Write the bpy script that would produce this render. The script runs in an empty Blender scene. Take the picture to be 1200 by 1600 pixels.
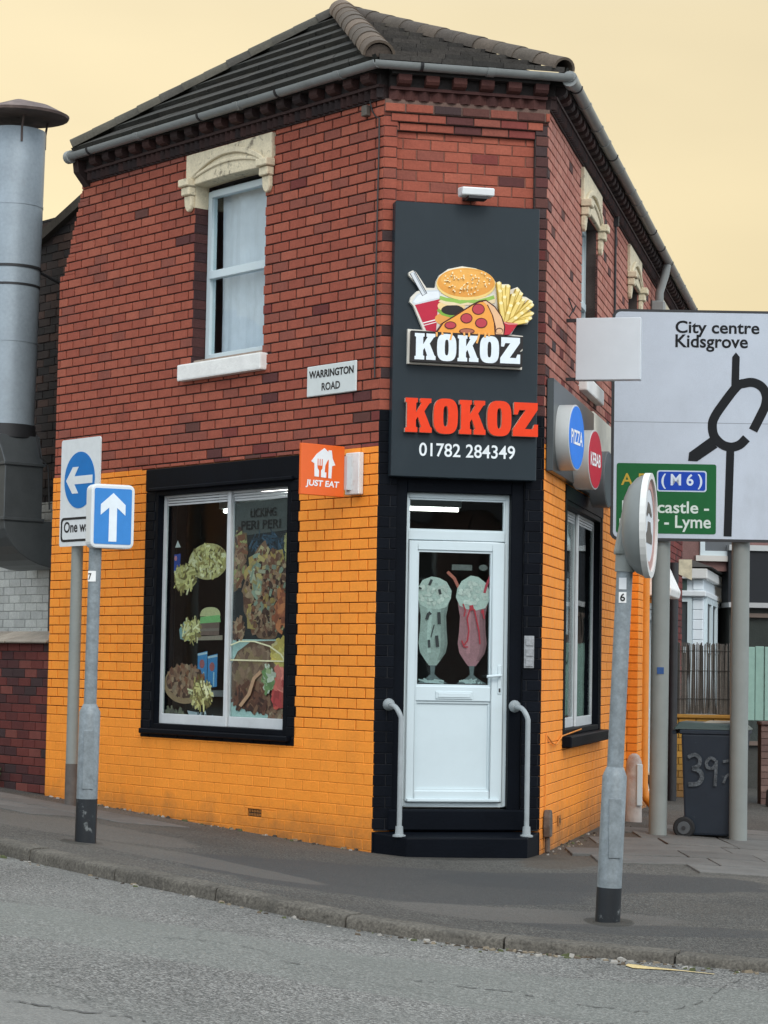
import bpy, bmesh, math, random
from mathutils import Vector, Matrix
random.seed(7)
R = math.radians
SC = bpy.context.scene
COL = SC.collection

# ------------------------------------------------------------------ camera
CAM_Z = 1.45
FPX = 3560.0                         # focal length in pixels of a 1200 px wide frame
pitch, roll = math.atan(240 / FPX), math.atan(0.018)
cd = bpy.data.cameras.new('camera'); co = bpy.data.objects.new('camera', cd); COL.objects.link(co)
cd.sensor_fit = 'HORIZONTAL'; cd.sensor_width = 36; cd.lens = 36 * FPX / 1200
cd.clip_start = 0.1; cd.clip_end = 3000
f_ = Vector((0, math.cos(pitch), math.sin(pitch))); u_ = Vector((0, -math.sin(pitch), math.cos(pitch))); r_ = Vector((1, 0, 0))
Rv_ = math.cos(roll) * r_ + math.sin(roll) * u_; Uv_ = math.cos(roll) * u_ - math.sin(roll) * r_
co.matrix_world = Matrix(((Rv_.x, Uv_.x, -f_.x, 0), (Rv_.y, Uv_.y, -f_.y, 0), (Rv_.z, Uv_.z, -f_.z, CAM_Z), (0, 0, 0, 1)))
SC.camera = co
SC.cycles.max_bounces = 6; SC.cycles.diffuse_bounces = 3; SC.cycles.glossy_bounces = 3; SC.cycles.transparent_max_bounces = 10
SC.render.resolution_x, SC.render.resolution_y = 768, 1024

# ------------------------------------------------------------------ sky, sun, exposure
SUN = Vector((0.22, -0.70, 0.62)).normalized()
w = bpy.data.worlds.new('World'); SC.world = w; w.use_nodes = True
nt = w.node_tree; N = nt.nodes; LK = nt.links; N.clear()
out = N.new('ShaderNodeOutputWorld'); bg = N.new('ShaderNodeBackground'); LK.new(bg.outputs[0], out.inputs[0])
bg.inputs['Strength'].default_value = 0.1
sky = N.new('ShaderNodeTexSky'); sky.sky_type = 'NISHITA'; sky.sun_disc = False
sky.sun_elevation = math.asin(SUN.z); sky.sun_rotation = math.atan2(SUN.x, SUN.y); sky.dust_density = 3
tc = N.new('ShaderNodeTexCoord'); sep = N.new('ShaderNodeSeparateXYZ'); LK.new(tc.outputs['Generated'], sep.inputs[0])
ramp = N.new('ShaderNodeValToRGB'); LK.new(sep.outputs['Z'], ramp.inputs[0])     # thin evening cloud: cream low down, grey-white overhead
e = ramp.color_ramp.elements
e[0].position = 0.0; e[0].color = (0.52, 0.40, 0.20, 1)
e[1].position = 0.75; e[1].color = (0.64, 0.70, 0.78, 1)
for p, c in ((0.14, (0.535, 0.428, 0.228)), (0.28, (0.54, 0.445, 0.26)), (0.45, (0.62, 0.62, 0.58))):
    k = e.new(p); k.color = (*c, 1)
ramp2 = N.new('ShaderNodeValToRGB'); LK.new(sep.outputs['Z'], ramp2.inputs[0])   # the side away from the afterglow
e = ramp2.color_ramp.elements
e[0].position = 0.0; e[0].color = (0.90, 1.00, 1.08, 1); e[1].position = 0.75; e[1].color = (0.80, 0.90, 0.98, 1)
gd = N.new('ShaderNodeVectorMath'); gd.operation = 'DOT_PRODUCT'; LK.new(tc.outputs['Generated'], gd.inputs[0]); gd.inputs[1].default_value = (-0.40, 0.917, 0.0)   # afterglow: ahead and to the left
az = N.new('ShaderNodeMapRange'); LK.new(gd.outputs['Value'], az.inputs[0]); az.interpolation_type = 'SMOOTHSTEP'
az.inputs[1].default_value = 0.2; az.inputs[2].default_value = 0.75
gl = N.new('ShaderNodeMapRange'); LK.new(gd.outputs['Value'], gl.inputs[0]); gl.interpolation_type = 'SMOOTHSTEP'
gl.inputs[1].default_value = 0.78; gl.inputs[2].default_value = 1.0; gl.inputs[3].default_value = 0.86; gl.inputs[4].default_value = 1.03
mixaz = N.new('ShaderNodeMix'); mixaz.data_type = 'RGBA'
LK.new(az.outputs[0], mixaz.inputs[0]); LK.new(ramp2.outputs[0], mixaz.inputs[6]); LK.new(ramp.outputs[0], mixaz.inputs[7])
nz = N.new('ShaderNodeTexNoise'); nz.inputs['Scale'].default_value = 2.6; nz.inputs['Detail'].default_value = 4
mp = N.new('ShaderNodeMapping'); mp.inputs['Scale'].default_value = (1, 1, 3.2)
LK.new(tc.outputs['Generated'], mp.inputs[0]); LK.new(mp.outputs[0], nz.inputs[0])
cl = N.new('ShaderNodeMapRange'); LK.new(nz.outputs[0], cl.inputs[0])
cl.inputs[1].default_value = 0.3; cl.inputs[2].default_value = 0.7; cl.inputs[3].default_value = 9.0; cl.inputs[4].default_value = 10.7
gm = N.new('ShaderNodeMath'); gm.operation = 'MULTIPLY'; LK.new(cl.outputs[0], gm.inputs[0]); LK.new(gl.outputs[0], gm.inputs[1])
mul = N.new('ShaderNodeVectorMath'); mul.operation = 'SCALE'; LK.new(mixaz.outputs[2], mul.inputs[0]); LK.new(gm.outputs[0], mul.inputs['Scale'])
mx = N.new('ShaderNodeMix'); mx.data_type = 'RGBA'; mx.inputs[0].default_value = 0.9
LK.new(sky.outputs[0], mx.inputs[6]); LK.new(mul.outputs[0], mx.inputs[7]); LK.new(mx.outputs[2], bg.inputs['Color'])
sd = bpy.data.lights.new('sun', 'SUN'); sd.energy = 0.6; sd.angle = R(22); sd.color = (1, 0.95, 0.88)
so = bpy.data.objects.new('sun', sd); COL.objects.link(so); so.rotation_euler = SUN.to_track_quat('Z', 'Y').to_euler(); so.location = (6, -6, 12)
vs = SC.view_settings; vs.view_transform = 'Standard'; vs.look = 'None'; vs.exposure = 1.0; vs.gamma = 1; vs.use_curve_mapping = False

# ------------------------------------------------------------------ materials
MATS = {}
def _var(nt, base_socket, amount, scale, detail=6.0):
    """multiply a colour by world-space noise"""
    N, LK = nt.nodes, nt.links
    g = N.new('ShaderNodeNewGeometry'); n = N.new('ShaderNodeTexNoise')
    n.inputs['Scale'].default_value = scale; n.inputs['Detail'].default_value = detail; n.inputs['Roughness'].default_value = 0.65
    LK.new(g.outputs['Position'], n.inputs['Vector'])
    m = N.new('ShaderNodeMapRange'); LK.new(n.outputs[0], m.inputs[0])
    m.inputs[1].default_value = 0.28; m.inputs[2].default_value = 0.72; m.inputs[3].default_value = 1 - amount; m.inputs[4].default_value = 1 + amount * 0.8
    v = N.new('ShaderNodeVectorMath'); v.operation = 'SCALE'; LK.new(base_socket, v.inputs[0]); LK.new(m.outputs[0], v.inputs['Scale'])
    return v.outputs[0]
def mat(name, col=None, rough=0.6, metal=0.0, var=0.12, scale=6.0, fine=0.0, fscale=120.0, bump=0.0, bscale=150.0, spec=0.5, attr=False,
        dirt=None, dirt_amt=0.0, dirt_scale=1.5, dirt_lo=0.5, dirt_hi=0.72, emit=0.0, stretch=None, coat=0.0, foot=0.0):
    if name in MATS: return MATS[name]
    m = bpy.data.materials.new(name); m.use_nodes = True; MATS[name] = m
    nt = m.node_tree; N, LK = nt.nodes, nt.links; p = N['Principled BSDF']
    p.inputs['Roughness'].default_value = rough; p.inputs['Metallic'].default_value = metal; p.inputs['Specular IOR Level'].default_value = spec
    p.inputs['Coat Weight'].default_value = coat
    if attr:
        a = N.new('ShaderNodeAttribute'); a.attribute_name = 'Col'; s = a.outputs['Color']
    else:
        a = N.new('ShaderNodeRGB'); a.outputs[0].default_value = (*col, 1); s = a.outputs[0]
    if var: s = _var(nt, s, var, scale)
    if fine: s = _var(nt, s, fine, fscale, 2.0)
    if dirt_amt:
        g = N.new('ShaderNodeNewGeometry'); n = N.new('ShaderNodeTexNoise'); n.inputs['Scale'].default_value = dirt_scale
        n.inputs['Detail'].default_value = 7; n.inputs['Roughness'].default_value = 0.7
        if stretch:
            mp = N.new('ShaderNodeMapping'); mp.inputs['Scale'].default_value = stretch; LK.new(g.outputs['Position'], mp.inputs[0]); LK.new(mp.outputs[0], n.inputs['Vector'])
        else: LK.new(g.outputs['Position'], n.inputs['Vector'])
        r = N.new('ShaderNodeMapRange'); LK.new(n.outputs[0], r.inputs[0]); r.inputs[1].default_value = dirt_lo; r.inputs[2].default_value = dirt_hi; r.inputs[4].default_value = dirt_amt
        x = N.new('ShaderNodeMix'); x.data_type = 'RGBA'; LK.new(r.outputs[0], x.inputs[0]); LK.new(s, x.inputs[6]); x.inputs[7].default_value = (*dirt, 1); s = x.outputs[2]
    if foot:
        g = N.new('ShaderNodeNewGeometry'); sp = N.new('ShaderNodeSeparateXYZ'); LK.new(g.outputs['Position'], sp.inputs[0])
        n = N.new('ShaderNodeTexNoise'); n.inputs['Scale'].default_value = 3.5; n.inputs['Detail'].default_value = 8; n.inputs['Roughness'].default_value = 0.75; LK.new(g.outputs['Position'], n.inputs['Vector'])
        ma = N.new('ShaderNodeMath'); ma.operation = 'MULTIPLY_ADD'; LK.new(n.outputs[0], ma.inputs[0]); ma.inputs[1].default_value = -0.75; LK.new(sp.outputs['Z'], ma.inputs[2])
        r = N.new('ShaderNodeMapRange'); LK.new(ma.outputs[0], r.inputs[0]); r.inputs[1].default_value = -0.02; r.inputs[2].default_value = -0.42; r.inputs[3].default_value = 0; r.inputs[4].default_value = foot
        x = N.new('ShaderNodeMix'); x.data_type = 'RGBA'; LK.new(r.outputs[0], x.inputs[0]); LK.new(s, x.inputs[6]); x.inputs[7].default_value = (0.16, 0.085, 0.035, 1); s = x.outputs[2]
    LK.new(s, p.inputs['Base Color'])
    if bump:
        g = N.new('ShaderNodeNewGeometry'); n = N.new('ShaderNodeTexNoise'); n.inputs['Scale'].default_value = bscale; n.inputs['Detail'].default_value = 4
        LK.new(g.outputs['Position'], n.inputs['Vector'])
        b = N.new('ShaderNodeBump'); b.inputs['Strength'].default_value = bump; b.inputs['Distance'].default_value = 0.01
        LK.new(n.outputs[0], b.inputs['Height']); LK.new(b.outputs[0], p.inputs['Normal'])
    if emit:
        p.inputs['Emission Color'].default_value = (*col, 1); p.inputs['Emission Strength'].default_value = emit
    return m
def glass(name, tint=(0.9, 0.94, 0.94), boost=0.6):
    if name in MATS: return MATS[name]
    m = bpy.data.materials.new(name); m.use_nodes = True; MATS[name] = m
    nt = m.node_tree; N, LK = nt.nodes, nt.links; N.clear()
    o = N.new('ShaderNodeOutputMaterial'); t = N.new('ShaderNodeBsdfTransparent'); t.inputs[0].default_value = (*tint, 1)
    g = N.new('ShaderNodeBsdfGlossy'); g.inputs['Roughness'].default_value = 0.015; g.inputs[0].default_value = (0.95, 0.97, 0.97, 1)
    gi = N.new('ShaderNodeNewGeometry'); dt = N.new('ShaderNodeVectorMath'); dt.operation = 'DOT_PRODUCT'; LK.new(gi.outputs['Incoming'], dt.inputs[0]); LK.new(gi.outputs['Normal'], dt.inputs[1])
    def mth(op, s_, v=None):
        q = N.new('ShaderNodeMath'); q.operation = op; LK.new(s_, q.inputs[0])
        if v is not None: q.inputs[1].default_value = v
        return q
    ab = mth('ABSOLUTE', dt.outputs['Value']); sb = N.new('ShaderNodeMath'); sb.operation = 'SUBTRACT'; sb.inputs[0].default_value = 1.0; LK.new(ab.outputs[0], sb.inputs[1])
    pw = mth('POWER', sb.outputs[0], 5.0); m1 = mth('MULTIPLY', pw.outputs[0], 0.92); m2 = mth('ADD', m1.outputs[0], 0.045)
    ml = mth('MULTIPLY', m2.outputs[0], boost); ml.use_clamp = True
    ge = N.new('ShaderNodeNewGeometry'); n = N.new('ShaderNodeTexNoise'); n.inputs['Scale'].default_value = 2.2; n.inputs['Detail'].default_value = 1; LK.new(ge.outputs['Position'], n.inputs['Vector'])
    b = N.new('ShaderNodeBump'); b.inputs['Strength'].default_value = 0.05; b.inputs['Distance'].default_value = 0.05; LK.new(n.outputs[0], b.inputs['Height']); LK.new(b.outputs[0], g.inputs['Normal'])
    x = N.new('ShaderNodeMixShader'); LK.new(ml.outputs[0], x.inputs[0]); LK.new(t.outputs[0], x.inputs[1]); LK.new(g.outputs[0], x.inputs[2]); LK.new(x.outputs[0], o.inputs[0])
    return m
M_BRICK = mat('brick', rough=0.8, attr=True, var=0.13, scale=9, fine=0.13, fscale=60, bump=0.35, bscale=90, spec=0.3,
              dirt=(0.035, 0.028, 0.026), dirt_amt=0.35, dirt_scale=1.3, dirt_lo=0.58, dirt_hi=0.85)
M_PAINT = mat('painted_brick', rough=0.62, attr=True, var=0.07, scale=3.5, fine=0.05, fscale=45, bump=0.25, bscale=60, spec=0.35,
              dirt=(0.38, 0.15, 0.03), dirt_amt=0.32, dirt_scale=1.7, dirt_lo=0.50, dirt_hi=0.8, stretch=(1, 1, 0.45), foot=0.8)
M_BLKBRICK = mat('black_painted_brick', rough=0.55, attr=True, var=0.2, scale=5, bump=0.2, bscale=60, spec=0.08)
M_MORTAR = mat('mortar', rough=0.95, attr=True, var=0.25, scale=5, fine=0.2, fscale=80)
M_BLACK = mat('black_paint', (0.0034, 0.0048, 0.008), rough=0.5, spec=.07, var=0.2, scale=4, bump=0.15, bscale=50)
M_UPVC = mat('white_upvc', (0.60, 0.69, 0.72), rough=0.35, var=0.04, scale=3, dirt=(0.35, 0.36, 0.34), dirt_amt=0.25, dirt_scale=3, dirt_lo=0.55, dirt_hi=0.85)
M_ALU = mat('window_aluminium', (0.58, 0.60, 0.61), rough=0.4, var=0.1, scale=5)
M_GLASS = glass('window_glass')
M_STONE = mat('cream_stone', (0.68, 0.59, 0.42), rough=0.85, var=0.14, scale=7, fine=0.12, fscale=50, bump=0.5, bscale=40, dirt=(0.13, 0.105, 0.075), dirt_amt=0.85, dirt_scale=8, dirt_lo=0.575, dirt_hi=0.66)
M_SILL = mat('white_sill_paint', (0.80, 0.79, 0.76), rough=0.7, var=0.1, scale=8, bump=0.3, bscale=50, dirt=(0.3, 0.27, 0.22), dirt_amt=0.5, dirt_scale=7, dirt_lo=0.58, dirt_hi=0.8)
M_TILE = mat('roof_tile', rough=0.8, spec=0.2, attr=True, var=0.22, scale=4, fine=0.18, fscale=50, bump=0.4, bscale=60, dirt=(0.09, 0.085, 0.06), dirt_amt=0.5, dirt_scale=6, dirt_lo=0.55, dirt_hi=0.8)
M_GUTTER = mat('grey_gutter', (0.25, 0.265, 0.26), rough=0.4, var=0.15, scale=4, dirt=(0.09, 0.09, 0.08), dirt_amt=0.5, dirt_scale=4)
M_IRON = mat('dark_iron', (0.022, 0.022, 0.024), rough=0.55, var=0.2)
M_GALV = mat('galvanised_steel', (0.22, 0.25, 0.265), rough=0.55, metal=0.25, var=0.28, scale=16, fine=0.12, fscale=60)
M_PRINT = mat('printed_vinyl', rough=0.5, spec=0.2, attr=True, var=0.06, scale=14)
M_PRINT_W = mat('window_print', rough=0.6, attr=True, var=0.10, scale=20, fine=0.14, fscale=70)
M_GREY = mat('grey_paint', (0.22, 0.235, 0.22), rough=0.5, var=0.08, scale=5)

# ------------------------------------------------------------------ mesh builder
class MB:
    def __init__(s): s.v, s.f, s.c = [], [], []
    def face(s, pts, col=(1, 1, 1)):
        i = len(s.v); s.v += [Vector(p) for p in pts]; s.f.append(list(range(i, i + len(pts)))); s.c.append(col)
    def hexa(s, p, col=(1, 1, 1)):                    # p: 4 bottom (ring), 4 top (ring)
        i = len(s.v); s.v += [Vector(q) for q in p]
        for q in ((0, 3, 2, 1), (4, 5, 6, 7), (0, 1, 5, 4), (1, 2, 6, 5), (2, 3, 7, 6), (3, 0, 4, 7)):
            s.f.append([i + k for k in q]); s.c.append(col)
        return s
    def fbox(s, fr, u0, u1, z0, z1, o0, o1, col=(1, 1, 1)):
        P = fr.P
        return s.hexa([P(u0, z0, o0), P(u1, z0, o0), P(u1, z0, o1), P(u0, z0, o1), P(u0, z1, o0), P(u1, z1, o0), P(u1, z1, o1), P(u0, z1, o1)], col)
    def box(s, x0, x1, y0, y1, z0, z1, col=(1, 1, 1)):
        return s.hexa([(x0, y0, z0), (x1, y0, z0), (x1, y1, z0), (x0, y1, z0), (x0, y0, z1), (x1, y0, z1), (x1, y1, z1), (x0, y1, z1)], col)
    def prism(s, a, b, col=(1, 1, 1), caps=(True, True)):   # a, b matching rings
        i = len(s.v); n = len(a); s.v += [Vector(q) for q in a] + [Vector(q) for q in b]
        for k in range(n):
            k2 = (k + 1) % n; s.f.append([i + k, i + k2, i + n + k2, i + n + k]); s.c.append(col)
        if caps[0]: s.f.append([i + k for k in range(n)][::-1]); s.c.append(col)
        if caps[1]: s.f.append([i + n + k for k in range(n)]); s.c.append(col)
        return s
    def tube(s, pts, r, n=12, col=(1, 1, 1), caps=True):
        pts = [Vector(p) for p in pts]; m = len(pts); rr = r if isinstance(r, (list, tuple)) else [r] * m
        i0 = len(s.v); ref = None
        for k, p in enumerate(pts):
            t = (pts[min(k + 1, m - 1)] - pts[max(k - 1, 0)]).normalized()
            if ref is None:
                ref = Vector((0, 0, 1)) if abs(t.z) < 0.9 else Vector((1, 0, 0))
            a = (ref - t * ref.dot(t)).normalized(); b = t.cross(a); ref = a
            for j in range(n):
                th = 2 * math.pi * j / n; s.v.append(p + (a * math.cos(th) + b * math.sin(th)) * rr[k])
        for k in range(m - 1):
            for j in range(n):
                j2 = (j + 1) % n; s.f.append([i0 + k * n + j, i0 + k * n + j2, i0 + (k + 1) * n + j2, i0 + (k + 1) * n + j]); s.c.append(col)
        if caps:
            s.f.append([i0 + j for j in range(n)][::-1]); s.c.append(col)
            s.f.append([i0 + (m - 1) * n + j for j in range(n)]); s.c.append(col)
        return s
    def build(s, name, m, parent=None, smooth=False, bevel=0.0, origin=None, kind=None, seg=1):
        P = Vector(parent['_w']) if parent is not None else (Vector(origin) if origin is not None else Vector((0, 0, 0)))
        me = bpy.data.meshes.new(name); me.from_pydata([tuple(q - P) for q in s.v], [], s.f)
        ca = me.color_attributes.new('Col', 'FLOAT_COLOR', 'CORNER')
        k = 0
        for poly, c in zip(me.polygons, s.c):
            for li in poly.loop_indices: ca.data[li].color = (c[0], c[1], c[2], 1)
        bm = bmesh.new(); bm.from_mesh(me)
        if bevel:
            bmesh.ops.remove_doubles(bm, verts=bm.verts, dist=1e-5)
            ed = [e for e in bm.edges if len(e.link_faces) == 2 and e.calc_face_angle(0) > 0.5]
            bmesh.ops.bevel(bm, geom=ed, offset=bevel, segments=seg, affect='EDGES', profile=0.6, clamp_overlap=True)
        bmesh.ops.recalc_face_normals(bm, faces=bm.faces)
        big = [q for q in bm.faces if len(q.verts) > 4]
        if big: bmesh.ops.triangulate(bm, faces=big, ngon_method='EAR_CLIP')
        if smooth:
            bmesh.ops.remove_doubles(bm, verts=bm.verts, dist=1e-5)
            for q in bm.faces: q.smooth = True
            for ed in bm.edges:
                if len(ed.link_faces) == 2 and ed.calc_face_angle(0) > 0.75: ed.smooth = False
        bm.to_mesh(me); bm.free(); me.materials.append(m)
        o = bpy.data.objects.new(name, me); COL.objects.link(o)
        if parent is not None: o.parent = parent; o['_w'] = parent['_w']
        else: o.location = P; o['_w'] = tuple(P)
        if kind: o['kind'] = kind
        return o
def tag(o, label, cat, group=None):
    o['label'] = label; o['category'] = cat
    if group: o['group'] = group
    return o
def thing(name, label, cat, loc, group=None):
    o = bpy.data.objects.new(name, None); o.empty_display_size = 0.2; COL.objects.link(o); o.location = loc; o['_w'] = tuple(loc)
    return tag(o, label, cat, group)

# ------------------------------------------------------------------ frames of the facades
Z = Vector((0, 0, 1))
class Fr:
    def __init__(s, o, d, n):
        s.o = Vector((o[0], o[1], 0)); s.d = Vector((d[0], d[1], 0)).normalized(); s.n = Vector((n[0], n[1], 0)).normalized()
        s.right = (-s.n).cross(Z)
    def P(s, u, z, o=0.0): return s.o + s.d * u + s.n * o + Z * z
    def sgn(s): return 1 if s.right.dot(s.d) > 0 else -1
def dirv(deg): return (math.sin(R(deg)), math.cos(R(deg)))
L0 = (-0.05, 17.4)
dW = dirv(-39.3); W = Fr(L0, dW, (-dW[1], dW[0]))
dK = dirv(78.0); K = Fr(L0, dK, (dK[1], -dK[0]))
KW = 1.321
R0 = K.P(KW, 0); dQ = dirv(12.5); Q = Fr((R0.x, R0.y), dQ, (dQ[1], -dQ[0]))
def rframe(x, y, deg):
    """frame at a point, viewer-right direction turned deg from +X (counter-clockwise)"""
    d = (math.cos(R(deg)), math.sin(R(deg))); return Fr((x, y), d, (d[1], -d[0]))

# ------------------------------------------------------------------ text
def text_mesh(s, bold=0.0):
    cu = bpy.data.curves.new('t', 'FONT'); cu.body = s; cu.fill_mode = 'FRONT'; cu.offset = bold; cu.resolution_u = 4
    ob = bpy.data.objects.new('t', cu); COL.objects.link(ob); bpy.context.view_layer.update()
    me = bpy.data.meshes.new_from_object(ob.evaluated_get(bpy.context.evaluated_depsgraph_get()))
    bpy.data.objects.remove(ob); bpy.data.curves.remove(cu)
    return me
def text(fr, s, u0, z0, width, height, o, m, parent, col=(0, 0, 0), depth=0.002, bold=0.0, name='lettering', label=None, shear=0.0):
    """text fitted to a box whose lower-left corner (as seen by a viewer) is u0, z0"""
    me = text_mesh(s, bold); vs = [v.co.copy() for v in me.vertices]
    x0 = min(v.x for v in vs); x1 = max(v.x for v in vs); y0 = min(v.y for v in vs); y1 = max(v.y for v in vs)
    sg = fr.sgn()
    def pt(v, oo):
        h = (v.y - y0) / (y1 - y0); return fr.P(u0 + sg * ((v.x - x0) / (x1 - x0) * width + shear * h * height), z0 + h * height, oo)
    ps = sorted(([min(vs[i].x for i in p.vertices), max(vs[i].x for i in p.vertices), list(p.vertices)] for p in me.polygons), key=lambda q: q[0])
    words, end = [], -9
    for q in ps:
        if q[0] > end + .20: words.append([])            # a word gap: each word is a part of its own
        words[-1].append(q[2]); end = max(end, q[1])
    bpy.data.meshes.remove(me)
    for wd_ in words:
        b = MB()
        for vv in wd_: b.face([pt(vs[i], o + depth) for i in vv], col)
        o_ = b.build(name, m, parent)
    return o_
# ------------------------------------------------------------------ flat shapes on a facade (x to the viewer's right, y up)
def shape(b, fr, u0, z0, pts, o0, o1, col):
    sg = fr.sgn(); b.prism([fr.P(u0 + sg * x, z0 + y, o0) for x, y in pts], [fr.P(u0 + sg * x, z0 + y, o1) for x, y in pts], col)
def ring2(b, fr, u0, z0, outer, inner, o0, o1, col):
    sg = fr.sgn(); n = len(outer); g = lambda q, o: fr.P(u0 + sg * q[0], z0 + q[1], o)
    for k in range(n):
        k2 = (k + 1) % n
        b.face([g(outer[k], o1), g(outer[k2], o1), g(inner[k2], o1), g(inner[k], o1)], col)
        b.face([g(outer[k], o0), g(outer[k2], o0), g(outer[k2], o1), g(outer[k], o1)], col)
        b.face([g(inner[k], o0), g(inner[k2], o0), g(inner[k2], o1), g(inner[k], o1)], col)
def ell(cx, cy, rx, ry, n=28, p=2.0, a0=0, a1=2 * math.pi):
    r = []
    full = abs(a1 - a0 - 2 * math.pi) < 1e-6
    for k in range(n):
        t = a0 + (a1 - a0) * k / (n if full else n - 1); c, s = math.cos(t), math.sin(t)
        r.append((cx + rx * math.copysign(abs(c) ** (2 / p), c), cy + ry * math.copysign(abs(s) ** (2 / p), s)))
    return r
def rrect(x0, y0, x1, y1, r, n=5):
    p = []
    for cx, cy, a in ((x1 - r, y1 - r, 0), (x0 + r, y1 - r, 90), (x0 + r, y0 + r, 180), (x1 - r, y0 + r, 270)):
        for k in range(n): t = R(a + 90 * k / (n - 1)); p.append((cx + r * math.cos(t), cy + r * math.sin(t)))
    return p
def ribbon(pts, w):
    """outline of a stroke of width w"""
    l, r = [], []
    for k, p in enumerate(pts):
        a = Vector(pts[max(k - 1, 0)]); c = Vector(pts[min(k + 1, len(pts) - 1)]); t = (c - a).normalized(); n = Vector((-t.y, t.x)) * w / 2
        l.append((p[0] + n.x, p[1] + n.y)); r.append((p[0] - n.x, p[1] - n.y))
    return l + r[::-1]
LET = {'K': [(0, 0), (.46, 0), (.46, .14), (.40, .16), (.40, .36), (.47, .45), (.60, .16), (.55, .14), (.55, 0), (1, 0), (1, .14), (.95, .16), (.71, .62), (.90, .86), (.97, .88), (.97, 1), (.55, 1), (.55, .88), (.60, .86), (.40, .58), (.40, .86), (.46, .88), (.46, 1), (0, 1), (0, .88), (.06, .86), (.06, .14), (0, .12)],
       'Z': [(0, 0), (1, 0), (1, .36), (.86, .36), (.79, .22), (.48, .22), (.98, .80), (.98, 1), (.04, 1), (.04, .64), (.18, .64), (.25, .78), (.50, .78), (0, .2)]}
def kokoz(b, fr, u0, z0, width, height, o0, o1, col, grow=0.0):
    x = 0; wl = {'K': 1.0, 'O': 0.92, 'Z': 0.96}; tot = 2 * 1.0 + 2 * .92 + .96 + 4 * .06; sx = width / tot
    for ch in 'KOKOZ':
        wd = wl[ch] * sx
        if ch == 'O':
            ring2(b, fr, u0, z0, ell(x + wd / 2, height / 2, wd / 2 + grow, height / 2 * 1.04 + grow, 32, 3.0), ell(x + wd / 2, height / 2, wd * .10, height * .30, 32, 3.0), o0, o1, col)
        else:
            pts = [(x + px * wd, py * height) for px, py in LET[ch]]
            if grow:
                cx, cy = x + wd / 2, height / 2
                pts = [(cx + (px - cx) * (1 + 2 * grow / wd), cy + (py - cy) * (1 + 2 * grow / height)) for px, py in pts]
            shape(b, fr, u0, z0, pts, o0, o1, col)
        x += wd + .06 * sx

# ================================================================== GROUND
def gz(x, y):
    x = max(-9.0, min(9.0, x)); y = max(-4.0, min(34.0, y))
    s = 1 / (1 + math.exp(-(x - 0.2) / 0.5)); b = -.027 * (1 - s) - .006 * s
    left = .0941 * .5 * ((-x - .05) + math.hypot(x + .05, .35)) - .0941 * .5 * .35
    return .033 + left + b * (y - 17.4) - .05 * max(0, x - 2.3)
KERB = [(-40, 60.0), (-9, 22.3), (-5.5, 18.0), (-3.2, 15.22), (-2.32, 14.15), (-1.89, 13.60), (-1.48, 13.10), (-1.02, 12.66), (-0.56, 12.22), (-0.09, 11.86), (0.20, 11.70), (0.73, 11.52), (1.38, 11.30), (1.87, 11.03), (2.6, 10.66), (4.0, 10.2), (6.0, 9.9), (9.0, 9.8), (40, 9.8)]
def kerb_y(x):
    for (a, b), (c, d) in zip(KERB, KERB[1:]):
        if a <= x <= c: return b + (d - b) * (x - a) / (c - a)
    return KERB[-1][1]
def upstand(x): return 0.075 - 0.03 * max(0, min(1, (x + 2) / 3.2))
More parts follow.
